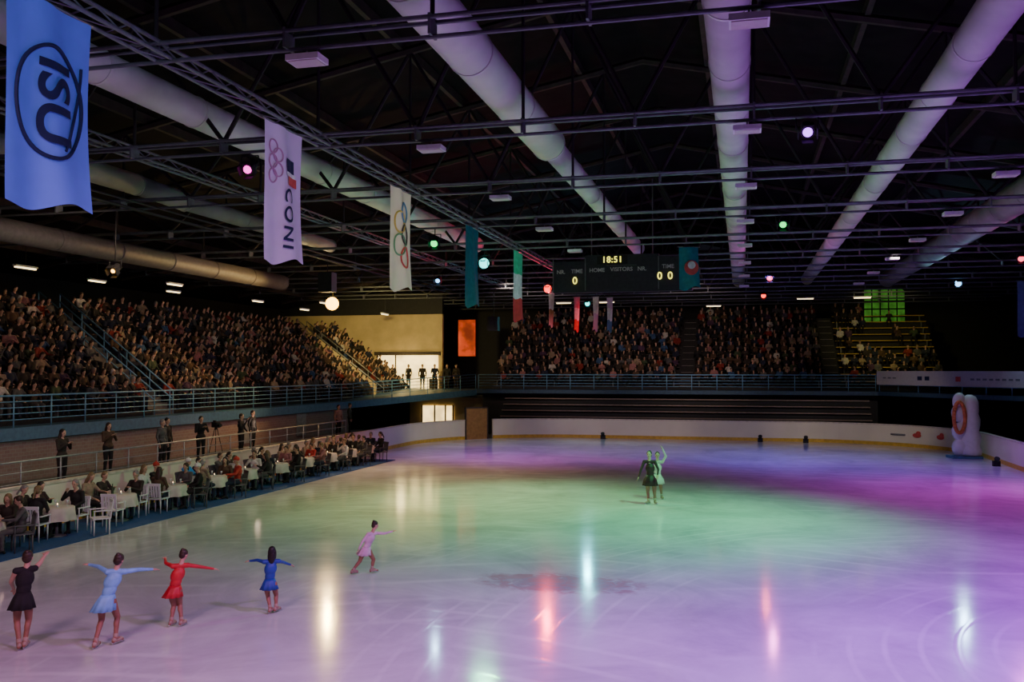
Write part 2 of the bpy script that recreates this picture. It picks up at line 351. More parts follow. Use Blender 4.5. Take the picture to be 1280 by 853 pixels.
skater(L2,yaw_to(L2),.0126,.86,dict(pel=(1,0,57),che=(8,0,80),nk=(12,0,93),hd=(15,.02,104),sl=(2,0,91),sr=(22,0,90),el=(-8,.22,95),wl=(-19,.38,96),er=(39,.06,90),wr=(54,.12,88),
  hl=(-4,0,55),kl=(-4,.12,31),al=(-11,-.12,8.5),tl=(-6,.02,4.5),hr=(7,0,55),kr=(14,.14,32),ar=(12,.02,8.5),tr=(20,.10,5)),(.6,.8,-.1),'skyblue','tights',None,0,'bun','skater in a pale blue long-sleeved dress gliding with both arms spread','skyblue',.22)
L3=(-9.25,13.77,0)
skater(L3,yaw_to(L3),.01357,.78,dict(pel=(-4,0,45),che=(0,0,63),nk=(4,0,77),hd=(7,.02,87),sl=(-6,0,74),sr=(12,0,74),el=(-14,.16,76),wl=(-15,.33,79),er=(28,.05,70),wr=(42,.1,66),
  hl=(-8,0,43),kl=(-4,.10,24),al=(-7,-.03,7.5),tl=(-2,.06,4.5),hr=(1,0,43),kr=(3,.10,25),ar=(5,-.08,7.5),tr=(10,.0,4.5)),(.75,.6,-.1),'skred','tights',None,0,'bun','skater in a red long-sleeved dress with one arm stretched forward','skred',.17)
L4=(-8.08,14.9,0)
skater(L4,yaw_to(L4),.01426,.74,dict(pel=(-5,0,38),che=(-4,0,55),nk=(-2,0,67),hd=(-2,0,76.5),sl=(-12,0,64),sr=(6,0,64),el=(-20,.12,65),wl=(-29,.22,63),er=(12,.16,60),wr=(20,.28,55),
  hl=(-9,0,36),kl=(-7,.10,21),al=(-4,-.04,7),tl=(0,.05,4),hr=(0,0,36),kr=(3,.10,21),ar=(3,.02,7),tr=(8,.10,4)),(.4,.9,-.05),'skblue','tights',None,0,'long','skater in a dark blue dress with long dark hair','skblue',.17,'hairblack')
L5=(-7.76,18.2,0)
skater(L5,yaw_to(L5),.01696,.74,dict(pel=(1,0,30),che=(6,0,43),nk=(10,0,52),hd=(12.5,.02,60),sl=(4,-.05,50),sr=(14,.05,50),el=(-3,-.08,41),wl=(-7,-.1,33),er=(24,.06,49),wr=(34,.1,51),
  hl=(-2,-.03,28),kl=(-6,-.02,16.5),al=(-14.5,-.05,6),tl=(-9,-.02,3.4),hr=(5,.03,28),kr=(11,.06,17),ar=(9,.03,6),tr=(16,.06,3.6)),(.95,.3,-.05),'skpink','tights',None,0,'bun','small skater in a pale pink dress striding, arm stretched out','skpink',.15)
L6=(-2.82,29.8,0)
skater(L6,yaw_to(L6),.02574,1.0,dict(pel=(-3,0,33),che=(-3,0,45),nk=(-4,0,54.5),hd=(-4,0,62),sl=(-10.5,0,53),sr=(3,0,53),el=(-14,-.1,44),wl=(-17,-.18,35),er=(7,-.1,44),wr=(6,-.3,38),
  hl=(-6,0,31),kl=(-6,.04,16),al=(-5,0,4.5),tl=(-8,-.1,2.6),hr=(1,0,31),kr=(2,.05,16),ar=(3,.04,4.5),tr=(5,-.08,2.6)),(-.2,-.95,0),'skmaroon','skinC',None,0,'bun','adult skater in a dark maroon dress standing close to her partner','skmaroon',.26,'hairblack',.22)
L7=(-2.80,31.0,0)
skater(L7,yaw_to(L7),.0277,.93,dict(pel=(1,0,27),che=(1,0,38),nk=(1,0,46.5),hd=(1,0,53),sl=(-5,0,45),sr=(7,0,45),el=(-8,-.02,38),wl=(-6,-.2,33),er=(11,-.05,52),wr=(7,-.08,61),
  hl=(-2,0,26),kl=(-2,.04,13.5),al=(-2,0,4),tl=(-4,-.1,2.2),hr=(4,0,26),kr=(5,.05,13.5),ar=(6,.05,4),tr=(8,-.06,2.2)),(.1,-.95,0),'skwhite','skinC',None,0,'bun','adult skater in a pale dress close behind her partner','skwhite',.26,'hairbrown',.22)
# --- seated / standing people
def seated_J(v=0):
    J=dict(pel=(0,0,.555),che=(0,.02,.86),nk=(0,.01,1.07),hd=(0,-.025,1.225),sl=(.175,.02,1.0),sr=(-.175,.02,1.0),
      hl=(.09,-.02,.54),hr=(-.09,-.02,.54),kl=(.12,-.42,.50),kr=(-.12,-.42,.50),al=(.12,-.40,.09),ar=(-.12,-.38,.09),tl=(.13,-.54,.035),tr=(-.13,-.52,.035))
    if v==0: J.update(el=(.235,-.06,.76),er=(-.235,-.06,.76),wl=(.09,-.28,.66),wr=(-.09,-.27,.67))
    if v==1: J.update(el=(.24,-.14,.78),er=(-.24,-.14,.78),wl=(.05,-.33,.88),wr=(-.05,-.33,.88),hd=(.01,-.04,1.22))
    if v==2: J.update(el=(.25,-.15,.80),er=(-.26,-.02,.76),wl=(.15,-.42,.80),wr=(-.13,-.3,.64),hd=(.03,-.05,1.215))
    if v==3: J.update(el=(.25,-.02,.77),er=(-.24,-.20,.84),wl=(.12,-.26,.66),wr=(-.08,-.26,1.06),ar=(-.05,-.5,.09),tr=(-.04,-.64,.035))
    return J
def stand_J(v=0):
    J=dict(pel=(0,0,.97),che=(0,.01,1.25),nk=(0,.01,1.45),hd=(0,-.015,1.60),sl=(.18,.01,1.39),sr=(-.18,.01,1.39),
      hl=(.09,0,.93),hr=(-.09,0,.93),kl=(.10,-.02,.51),kr=(-.10,-.02,.51),al=(.10,.02,.09),ar=(-.11,.02,.09),tl=(.13,-.13,.035),tr=(-.14,-.13,.035))
    if v==0: J.update(el=(.25,.03,1.12),er=(-.25,.03,1.12),wl=(.24,-.06,.87),wr=(-.24,-.06,.87))
    if v==1: J.update(el=(.25,-.08,1.14),er=(-.25,-.08,1.14),wl=(.07,-.25,1.30),wr=(-.07,-.25,1.30))
    if v==2: J.update(el=(.27,-.04,1.13),er=(-.24,-.12,1.12),wl=(.14,-.2,1.0),wr=(-.06,-.27,1.45))
    return J
MI=dict(skin=0,top=1,hip=1,arm=1,fore=1,hand=0,leg=2,calf=2,foot=5,eye=3,lip=4)
PB={}
def person_mesh(kind,v,coat,pants,vox=.016,skin='skinA'):
    k=(kind,v,coat,pants,vox,skin)
    if k not in PB:
        J=seated_J(v) if kind=='sit' else stand_J(v)
        base=(kind,v,vox)
        if base not in PB: PB[base]=prims_mesh(body_prims(J,1.0,(0,-1,0),MI,puff=1.16),vox,['skinA','cblack','cblack','eye','lip','cblack'])
        me=PB[base].copy()
        for i,mm in((0,skin),(1,coat),(2,pants)): me.materials[i]=M[mm]
        PB[k]=me
    return PB[k]
HM={}
def headwear(kind,v,style,m):
    k=(kind,v,style,m)
    if k not in HM:
        J=seated_J(v) if kind=='sit' else stand_J(v)
        HM[k]=hat_mesh(J,1.0,m) if style=='hat' else hair_mesh(J,1.0,(0,-1,0),style,m)
    return HM[k]
def person(kind,v,coat,pants,loc,rz,style,hm,label,group=None,sc=1.0):
    o=place('person',person_mesh(kind,v,coat,pants),loc,rz,sc=sc,label=label,cat='person',group=group)
    place('woolly_hat' if style=='hat' else 'hair',headwear(kind,v,style,hm),parent=o); return o
CN=dict(cblack='black',cnavy='navy blue',cred='dark red',cbrown='brown',cgrey='grey',cbeige='beige',cblue='blue',cwhite='white',cgreen='dark green',cpurple='purple',cpink='pink',cdark='dark brown',tred='red',tblue='bright blue',twhite='white')
# ------------------------------------------------------------ ice and boards
CL=(-10.1,49.5); CR=(3.0,49.5); R=8.5; D0=1.0
def arc(c,r,a0,a1,n): return [(c[0]+r*math.cos(RAD(a0+(a1-a0)*i/n)),c[1]+r*math.sin(RAD(a0+(a1-a0)*i/n))) for i in range(n+1)]
pathA=[(-18.6,D0),(-18.6,49.5)]+arc(CL,R,180,139,8)[1:]
pathB=arc(CL,R,128,90,8)+arc(CR,R,90,0,16)+[(11.5,D0)]
b=MB(); b.prism(([(-18.6,D0)]+arc(CL,R,180,90,16)+arc(CR,R,90,0,16)+[(11.5,D0)])[::-1],-.08,0.0)
b.obj('ice_sheet',['ice'],label='large glossy ice surface with skate scratches and rounded corners',cat='ice rink')
def ribbon(b,path,z0,z1,t,mi,off=0):
    P=[V((p[0],p[1])) for p in path]; n=len(P); A=[];B=[]
    for i in range(n):
        d=(P[min(i+1,n-1)]-P[max(i-1,0)]).normalized(); nn=V((-d.y,d.x)); A.append(P[i]+nn*off); B.append(P[i]+nn*(off+t))
    for i in range(n-1):
        q=[A[i],A[i+1],B[i+1],B[i]]
        b.add([(p.x,p.y,z0) for p in q]+[(p.x,p.y,z1) for p in q],[(0,1,2,3),(4,7,6,5),(0,4,5,1),(1,5,6,2),(2,6,7,3),(3,7,4,0)],mi)
rb=empty('rink_barrier',label='cream rink barrier with yellow kick strip running round the ice',cat='rink barrier')
for nm,z0,z1,t,off,mm in(('barrier_panel',0,1.15,.14,0,'cream'),('kick_strip',.002,.2,.01,-.012,'kick'),('top_rail',1.15,1.22,.18,-.02,'cap')):
    b=MB(); ribbon(b,pathA,z0,z1,t,0,off); ribbon(b,pathB,z0,z1,t,0,off); b.obj(nm,[mm],parent=rb)
for x,nm,mm in((9.35,'emblem','rred'),(10.3,'emblem','rred'),(8.5,'printed_mark','inkgrey')):
    lg=MB(); th=math.acos((x-3)/8.46); y=49.5+8.46*math.sin(th); tx=V((math.sin(th),-math.cos(th),0))
    if nm=='emblem':
        lg.ell((x,y,.68),tx*.28,(.005,.012,0),(0,0,.13),0,nu=20,nv=10); lg.ell((x+tx.x*.1,y+tx.y*.1,.8),tx*.16,(.005,.012,0),(0,0,.12),0,nu=20,nv=10)
    else:
        lg.box((x,y,.66),(.9,.02,.1),rz=math.atan2(tx.y,tx.x))
    lg.obj(nm,[mm],True,parent=rb)
gd=empty('rink_gate',(-16.15,55.35,0),RAD(44),label='brown wooden gate panel taller than the barrier in the rink corner',cat='gate')
b=MB(); b.box((0,0,.95),(1.45,.1,1.9)); b.obj('gate_panel',['brown'],parent=gd)
b=MB()
for x in(-.76,.76): b.box((x,0,1.0),(.08,.14,2.0))
b.box((0,0,1.96),(1.6,.14,.08)); b.obj('frame',['bench'],parent=gd)
# ------------------------------------------------------------ building shell
b=MB(); b.box((-6,34,-.2),(62,90,.2)); struct(b.obj('floor',['concrete']))
b=MB(); b.box((-33.2,34,5),(.3,90,10)); struct(b.obj('wall_left',['dark']))
b=MB(); b.box((20.2,34,5),(.3,90,10)); struct(b.obj('wall_right',['dark']))
b=MB(); b.box((-6.5,75.6,7),(53.5,.3,14)); struct(b.obj('wall_back',['dark']))
b=MB(); b.box((-6.5,-6,7),(53.5,.3,14)); struct(b.obj('wall_front',['dark']))
def roofz(x): return 14.5-(abs(x+3))*(.19 if x<-3 else .22)
b=MB(); b.add([(-33.4,-6.2,roofz(-33.4)),(-3,-6.2,14.5),(20.4,-6.2,roofz(20.4)),(-33.4,75.8,roofz(-33.4)),(-3,75.8,14.5),(20.4,75.8,roofz(20.4))]+
 [(-33.4,-6.2,roofz(-33.4)+.2),(-3,-6.2,14.7),(20.4,-6.2,roofz(20.4)+.2),(-33.4,75.8,roofz(-33.4)+.2),(-3,75.8,14.7),(20.4,75.8,roofz(20.4)+.2)],
 [(0,3,4,1),(1,4,5,2),(6,7,10,9),(7,8,11,10),(0,1,7,6),(1,2,8,7),(3,9,10,4),(4,10,11,5),(0,6,9,3),(2,5,11,8)])
struct(b.obj('ceiling',['roof']))
b=MB(); b.box((-26.9,62.4,5.15),(12.4,.3,6.3)); struct(b.obj('wall_end',['beige']))
b=MB(); b.box((-26.9,62.4,9.0),(12.4,.3,1.4)); struct(b.obj('wall_end_upper',['dark']))
# walkway and decks
b=MB(); b.box((-20.28,25.5,.42),(3.3,49,.84)); b.obj('walkway_platform',['concrete'],label='raised concrete walkway behind the rink barrier',cat='walkway')
b=MB(); b.box((-22.35,24.9,1.04),(.4,49.6,2.06)); struct(b.obj('wall_walkway',['brick']))
b=MB(); b.prism([(-22,-2),(-22,50),(-33,50),(-33,-2)][::-1],2.1,2.5); b.obj('spectator_deck',['blue'],label='raised spectator deck with blue-grey painted edge',cat='deck')
b=MB(); b.prism([(-22,50,2.5),(-17.5,60,3.0),(-17.5,62.2,3.0),(-33,62.2,3.0),(-33,50,2.5)][::-1],2.1,2.5); b.obj('spectator_deck',['blue'],label='blue-grey deck corner sloping up to the end stand',cat='deck')
b=MB(); b.prism([(-17.5,60),(8,60),(14,50),(14,-2),(20,-2),(20,75.4),(-17.5,75.4)],2.75,3.0); b.obj('spectator_deck',['bluedark'],label='dark blue deck running along the end stand',cat='deck')
b=MB(); b.box((-4.6,60.9,1.37),(25.4,.2,2.74)); struct(b.obj('wall_underdeck',['dark']))
b=MB(); b.box((-20.3,62.0,1.2),(5.4,.2,2.4)); struct(b.obj('wall_corner',['beige']))
b=MB(); b.box((16,25,1.37),(.2,50,2.74)); struct(b.obj('wall_lower',['dark']))
for i in range(4):
    bo=empty('bleacher_bench',(-4,58.75+.42*i,0),label='dark empty bench row behind the rink barrier',cat='bench',group='lower benches behind the barrier')
    c=MB(); c.box((0,0,1.28+.38*i),(23,.26,.06)); c.obj('seat',['tierrail'],parent=bo)
    c=MB(); c.box((0,.02,(1.15+.38*i)/2+.0),(23,.38,1.15+.38*i)); c.obj('riser',['dark'],parent=bo)
# railings
def railing(path,h,mm,label,nr=3,step=1.6,r=.03,name='railing'):
    o=empty(name,path[0],label=label,cat='railing'); o0=V(path[0]); P=[V(p)-o0 for p in path]
    for k in range(nr):
        z=h*(1-k/ (nr+.3)); c=MB(); c.path([p+V((0,0,z)) for p in P],r if k==0 else r*.55,n=8); c.obj('rail',[mm],True,parent=o)
    pm=MB(); pm.tube((0,0,0),(0,0,h),r*.8,n=8); me=pm.mesh('post',[mm],True)
    for a,bb in zip(P[:-1],P[1:]):
        n=max(1,round((bb-a).length/step))
        for i in range(n): place('post',me,a.lerp(bb,i/n),parent=o)
    place('post',me,P[-1],parent=o); return o
dm('railblue',(.16,.36,.55),.4,metal=.1); dm('railgrey',(.35,.36,.38),.4,metal=.5)
railing([(-22.1,8,2.5),(-22.1,50,2.5)],1.0,'railblue','light blue steel railing along the side spectator deck',5)
railing([(-22.1,50,2.5),(-17.6,60.1,3.0)],1.02,'railblue','light blue steel railing around the deck corner',5)
railing([(-17.4,60.1,3.0),(7.9,60.1,3.0)],1.0,'railblue','blue steel railing in front of the end stand',5)
railing([(8.1,60,3.0),(14.1,50,3.0)],1.0,'railblue','blue steel railing around the deck corner with banner',3)
railing([(14.1,49.8,3.0),(14.1,20,3.0)],1.0,'railblue','blue steel railing along the dark side deck',3)
railing([(-18.95,12,.85),(-18.95,42,.85)],.98,'railgrey','grey steel railing along the walkway behind the tables',3,1.5,.026)
def bannerline(b,p,q,z0,z1,t,mi):
    d=(V(q)-V(p)).normalized(); n=V((-d.y,d.x))*t
    pts=[V(p),V(q),V(q)+n,V(p)+n]
    b.add([(x.x,x.y,z0) for x in pts]+[(x.x,x.y,z1) for x in pts],[(0,1,2,3),(4,7,6,5),(0,4,5,1),(1,5,6,2),(2,6,7,3),(3,7,4,0)],mi)
wb=empty('railing_banner',(0,0,0),label='long white printed banner hung on the corner railing',cat='banner')
b=MB(); p0,p1=(7.95,59.9),(13.95,49.9); bannerline(b,p0,p1,3.42,4.25,-.02,0); bannerline(b,(13.95,49.85),(13.95,38),3.3,4.2,-.02,0); b.obj('cloth',['vinyl'],parent=wb)
d=(V(p1)-V(p0))
for (t0,t1,za,zb,k) in ((.05,.16,3.80,3.88,'inkgrey'),(.30,.40,3.72,3.95,'navy'),(.55,.6,3.68,3.95,'rred'),(.64,.93,3.76,3.86,'inkgrey')):
    n=max(1,int((t1-t0)*28))
    for i in range(n):
        b=MB(); a=t0+(t1-t0)*i/n; c=a+(t1-t0)/n*.6
        bannerline(b,V(p0)+d*a,V(p0)+d*c,za,zb,-.035,0); b.obj('printed_mark',[k],parent=wb)
# ------------------------------------------------------------ grandstands
def stand(name,rows,label,prof,axis,ranges,mm='darkfloor'):
    b=MB()
    for i,(u,z,zb) in enumerate(prof):
        for a,c in ranges:
            if axis=='x': b.box((u,(a+c)/2,(z+zb)/2),(rows,c-a,z-zb))
            else: b.box(((a+c)/2,u,(z+zb)/2),(c-a,rows,z-zb))
    return b.obj(name,[mm],label=label,cat='grandstand')
RUN=.62; RISE=.46; NL=9
lx=[-23.25-RUN*i for i in range(NL)]; lz=[2.5+RISE*i+.16 for i in range(NL)]
stand('grandstand',RUN,'stepped concrete side grandstand full of spectators',[(lx[i],lz[i],2.5 if i else 2.5) for i in range(NL)]+[(lx[-1]-1.2,lz[-1],2.5)],'x',[(18,32.3),(33.7,55.2),(57.0,61.8)])
def stairs(y,label,side='pipe'):
    o=empty('stairway',(-22.6,y,2.5),label=label,cat='stairs'); b=MB(); n=NL*2
    for i in range(n):
        b.box((-.3-RUN/2*i-.15,0,(RISE/2*(i+1))/2),(RUN/2,1.36,RISE/2*(i+1)))
    b.obj('steps',['concrete'],parent=o)
    for s in(-.62,.62):
        c=MB(); a=V((-.3,s,.0)); e=V((-.3-RUN*NL,s,RISE*NL))
        for h in(.95,.6): c.tube(a+V((0,0,h)),e+V((0,0,h)),.03)
        for k in range(6):
            p=a.lerp(e,k/5); c.tube(p,p+V((0,0,.95)),.025)
        c.obj('handrail',[side],True,parent=o)
    return o
stairs(33.0,'steep grey stairway with steel handrails between spectator blocks','railblue')
s2=stairs(56.1,'stairway with beige side parapet at the end of the stand','railgrey')
c=MB(); c.add([(-.3,-.72,0),(-.3-RUN*NL,-.72,RISE*NL),(-.3-RUN*NL,-.72,RISE*NL+.9),(-.3,-.72,.9),(-.3,-.78,0),(-.3-RUN*NL,-.78,RISE*NL),(-.3-RUN*NL,-.78,RISE*NL+.9),(-.3,-.78,.9)],[(0,1,2,3),(7,6,5,4),(0,4,5,1),(3,2,6,7),(1,5,6,2),(0,3,7,4)])
c.obj('parapet',['beige'],parent=s2)
NB=11; by=[63.3+.66*i for i in range(NB)]; bz=[3.0+.16+.46*i for i in range(NB)]
BR=[(-17.3,-4.2),(-3.2,5.2),(6.2,12.5)]
stand('grandstand',.66,'stepped end grandstand behind the rink full of spectators',[(by[i],bz[i],3.0) for i in range(NB)],'y',BR)
for yy in(-3.7,5.7):
    o=empty('stairway',(yy,63.3,3.0),label='narrow aisle stairway with pale step edges in the end stand',cat='stairs')
    b=MB()
    for i in range(NB*2): b.box((0,-.33+.33*i+.17,.115*(i+1)),(1.0,.33,.23*(i+1)),0)
    b.obj('steps',['darkfloor'],parent=o)
    ne=MB(); ne.box((0,0,0),(.8,.04,.012)); nm_=ne.mesh('step_edge',['cloth'])
    for i in range(0,NB*2,2): place('step_edge',nm_,(0,-.33+.33*i+.03,.23*(i+1)+.007),parent=o)
def bench(loc,L,axis,mm,label,grp):
    o=empty('bleacher_bench',loc,0 if axis=='x' else RAD(90),label=label,cat='bench',group=grp)
    c=MB(); c.box((0,0,.41),(L,.3,.05)); c.obj('seat',[mm],parent=o)
    n=max(2,int(L/3)); cm=MB(); cm.box((0,0,.195),(.06,.24,.39)); me=cm.mesh('leg',['pipe'])
    for i in range(n): place('leg',me,(-L/2+.3+(L-.6)*i/(n-1),0,0),parent=o)
for i in range(NL):
    for a,c in[(18,32.3),(33.7,55.2),(57,61.8)]: bench((lx[i]-.1,(a+c)/2,lz[i]),c-a-.1,'y','bench','long dark wooden bench row in the side stand','side stand benches')
for i in range(NB):
    for a,c in BR: bench(((a+c)/2,by[i]+.1,bz[i]),c-a-.1,'x','benchy' if a>6 else 'bench','yellow wooden bench row' if a>6 else 'long wooden bench row in the end stand','end stand benches')
# crowd
slots=[]
for i in range(NL):
    for a,c in[(18.4,32.1),(33.9,55.0),(57.2,61.6)]:
        y=a+random.random()*.3
        while y<c:
            if random.random()>.05: slots.append((lx[i]-.1+random.uniform(-.05,.08),y+random.uniform(-.1,.1),lz[i],RAD(90)+random.uniform(-.6,.4)))
            y+=.52
for i in range(NB):
    for a,c in BR:
        x=a+.2+random.random()*.3
        while x<c-.2:
            emp=.05 if x<6 else (.35 if i<4 else (.6 if x<8.5 else .97))
            if x<-15 and i>9: emp=.5
            if random.random()>emp: slots.append((x+random.uniform(-.09,.09),by[i]+.1+random.uniform(-.08,.05),bz[i],random.uniform(-.5,.5)))
            x+=.52
def camd(s): return math.hypot(s[0],s[1])
def invis(s):
    th=math.degrees(math.atan2(-s[0],s[1])); return th>46
slots=[s for s in slots if not invis(s)]
slots.sort(key=camd)
IND=slots[:225]; REST=slots[225:]
W=[6,4,1.5,4,2.5,2.0,1.1,1.6,1,.8,.9,5]
def crowd_base(v,vox):
    P=body_prims(seated_J(v),1.0,(0,-1,0),MI,puff=1.18,hair=6,fingers=False)
    return prims_mesh(P,vox,['skinA','cblack','cblack','eye','lip','cblack','hairbrown'])
fine=[crowd_base(v,.028) for v in range(4)]
coarse=[crowd_base(v,.05) for v in (0,1,3)]
HAIRS=['hairblack','hairbrown','hairblond','hairgrey','cred','cwhite']; HW=[6,5,1.2,1.2,.3,.5]
CM={}
for s in IND:
    v=random.randrange(4); c=random.choices(CK,W)[0]; h=random.choices(HAIRS,HW)[0]
    k=(v,c,h)
    if k not in CM:
        me=fine[v].copy(); me.materials[1]=M[c]; me.materials[2]=M[random.choice(['cnavy','cblack','cgrey'])]; me.materials[6]=M[h]; me.materials[0]=M[random.choice(['skinA','skinB','skinB'])]; CM[k]=me
    place('person',CM[k],(s[0],s[1],s[2]),s[3],sc=random.uniform(.84,1.08),label='seated spectator in a %s winter coat in the side stand'%CN[c],cat='person',group='spectators in the side stand')
base=[]
for me in coarse:
    n=len(me.vertices); co=np.empty(n*3); me.vertices.foreach_get('co',co); co=co.reshape(-1,3)
    fs=[tuple(p.vertices) for p in me.polygons]; mi=[p.material_index for p in me.polygons]; base.append((co,fs,mi))
allm=['skinA','skinB','cblack']+CK+HAIRS[:4]
vv=[];ff=[];mm_=[];off=0
for s in REST:
    co,fs,mi=random.choice(base); t=s[3]; sc=random.uniform(.84,1.10); Rm=np.array([[math.cos(t),-math.sin(t),0],[math.sin(t),math.cos(t),0],[0,0,1]])*sc
    w=co@Rm.T+np.array(s[:3]); c=3+CK.index(random.choices(CK,W)[0]); h=3+len(CK)+random.choices(range(4),[6,5,1.2,1.2])[0]; sk=random.choice([0,1,1])
    mp={0:sk,1:c,2:2,3:2,4:0,5:2,6:h}
    vv.append(w); ff+=[tuple(i+off for i in f) for f in fs]; mm_+=[mp[x] for x in mi]; off+=len(w)
me=bpy.data.meshes.new('spectator_crowd'); me.from_pydata(np.concatenate(vv).tolist(),[],ff)
for k in allm: me.materials.append(M[k])
me.polygons.foreach_set('material_index',mm_); me.polygons.foreach_set('use_smooth',[True]*len(ff)); me.update()
place('spectator_crowd',me,label='densely packed distant spectators in dark winter clothes',cat='crowd',kind='stuff')
# ------------------------------------------------------------ carpet, tables, chairs, guests
b=MB(); b.box((-17.3,23.5,.012),(2.3,36,.022)); b.obj('carpet_runner',['carpet'],label='long blue carpet strip laid beside the ice',cat='carpet')
def chair_parts():
    r={}
    b=MB(); b.box((0,0,.43),(.44,.44,.03)); b.box((0,-.2,.415),(.42,.03,.05)); r['seat']=b.mesh('seat',['plastic'])
    b=MB()
    for i in range(5): b.box((-.16+.08*i,.225+.02,.66),(.05,.02,.36),R=Matrix.Rotation(RAD(-8),3,'X'))
    b.box((0,.27,.86),(.44,.03,.08)); b.tube((-.2,.21,.43),(-.2,.27,.86),.018); b.tube((.2,.21,.43),(.2,.27,.86),.018); r['backrest']=b.mesh('backrest',['plastic'])
    b=MB(); b.tube((0,0,.42),(0,0,0),.022,.015); r['leg']=b.mesh('leg',['plastic'],True)
    b=MB(); b.box((0,0,.64),(.05,.42,.025)); b.tube((0,-.19,.42),(0,-.19,.64),.015); r['armrest']=b.mesh('armrest',['plastic'])
    return r
CP=chair_parts(); CPD={k:m.copy() for k,m in CP.items()}
dm('chairgrey',(.10,.10,.11),.5)
for m in CPD.values(): m.materials[0]=M['chairgrey']
def chair(loc,rz,lb,dark=False):
    C=CPD if dark else CP
    o=empty('plastic_chair',loc,rz,label=lb,cat='chair',group='dark chairs at the rinkside tables' if dark else 'white chairs at the rinkside tables')
    place('seat',C['seat'],parent=o); place('backrest',C['backrest'],parent=o)
    for x in(-.19,.19):
        for y in(-.18,.19): place('leg',C['leg'],(x,y,0),parent=o)
    for x in(-.24,.24): place('armrest',C['armrest'],(x,0,0),parent=o)
b=MB(); n=40; vs=[(0,0,.755)]
for r,z,w in((.4,.755,0),(.425,.74,0),(.44,.55,.05),(.46,.42,.10)):
    for i in range(n):
        t=2*math.pi*i/n; q=r*(1+w*math.sin(8*t)); vs.append((q*math.cos(t),q*math.sin(t),z))
fs=[(0,1+i,1+(i+1)%n) for i in range(n)]
for k in range(3):
    for i in range(n): fs.append((1+k*n+i,1+(k+1)*n+i,1+(k+1)*n+(i+1)%n,1+k*n+(i+1)%n))
b.add(vs,fs); TC=b.mesh('tablecloth',['cloth'],True)
b=MB(); b.lathe([(.24,0),(.22,.03),(.04,.06),(.035,.7),(.1,.73)],n=20); TP=b.mesh('pedestal',['pipe'],True)
b=MB(); b.lathe([(.38,.73),(.39,.74),(.38,.75)],n=30); TT=b.mesh('tabletop',['white'],True)
b=MB(); b.lathe([(.03,0),(.035,.01),(.035,.05),(.03,.055)],n=14,mi=0); b.ell((0,0,.075),(.010,0,0),(0,.010,0),(0,0,.025),1); CAN=b.mesh('candle_holder',['glass','candle'],True)
b=MB(); b.lathe([(.03,0),(.03,.004),(.005,.01),(.005,.07),(.028,.1),(.032,.16)],n=14); GL=b.mesh('wine_glass',['glass'],True)
b=MB(); b.lathe([(.035,0),(.037,.02),(.037,.18),(.014,.23),(.014,.3)],n=14); BT=b.mesh('bottle',['cgreen'],True)
tys=[17.9,20.3,22.8,25.1,27.4,29.6,31.8,34.0,36.1,38.2,40.2]
for i,y in enumerate(tys):
    x=-17.15+random.uniform(-.08,.08); z0=.023
    o=empty('round_table',(x,y,z0),label='small round table under a white tablecloth on the blue carpet',cat='table',group='rinkside tables')
    place('tablecloth',TC,parent=o,rz=random.random()); place('pedestal',TP,parent=o); place('tabletop',TT,parent=o)
    place('candle_holder',CAN,(x+.05,y-.05,z0+.756),label='lit candle in a small glass on the table',cat='candle',group='table candles')
    place('wine_glass',GL,(x-.15,y+.12,z0+.756),label='clear stemmed glass on the tablecloth',cat='glass',group='table glasses')
    place('wine_glass',GL,(x+.18,y+.15,z0+.756),label='clear stemmed glass on the tablecloth',cat='glass',group='table glasses')
    if i%2==0: place('bottle',BT,(x-.18,y-.12,z0+.756),label='dark green bottle standing on the tablecloth',cat='bottle',group='table bottles')
    spots=[(.02,-.74,RAD(180)),(-.02,.74,0),(-.86,-.28,RAD(90)),(-.86,.32,RAD(90))]
    if i!=2: spots.append((.62,.48,RAD(-52)))
    for k,(dx,dy,rz) in enumerate(spots):
        if i in(1,2) and k==(0 if i==2 else 4) :
            chair((x+dx+.3,y+dy,z0),rz+.2,'white plastic garden chair standing empty beside the table'); continue
        c=random.choices(['cblack','cnavy','tred','cbrown','cgrey','cbeige','tblue','cdark','cpink','twhite'],[4,2.5,1.3,2,2,2,1,3.2,1.2,1])[0]
        st=random.choice(['none','long','none','pony','hat' if i<5 else 'none']); hm=random.choice(['hairblack','hairbrown','hairbrown','hairblond','hairgrey'])
        if st=='hat': hm=random.choice(['twhite','tblue','tred'])
        rz2=rz+random.uniform(-.15,.3)
        if k in(2,3): rz2=rz
        dk=not(i in(1,2,3) and k in(0,1))
        chair((x+dx,y+dy,z0),rz2,('dark' if dk else 'white')+' plastic garden chair with a guest on it',dk)
        lb='guest in a %s coat%s at a table'%(CN[c],' and woolly hat' if st=='hat' else '')
        fx=V((0,-.03,0)); fx.rotate(Matrix.Rotation(rz2,3,'Z').to_quaternion())
        person('sit',random.randrange(4),c,random.choice(['cnavy','cblack','cgrey']),(x+dx+fx.x,y+dy+fx.y,z0),rz2,st,hm,lb,'guests at the rinkside tables',sc=random.uniform(.97,1.03))
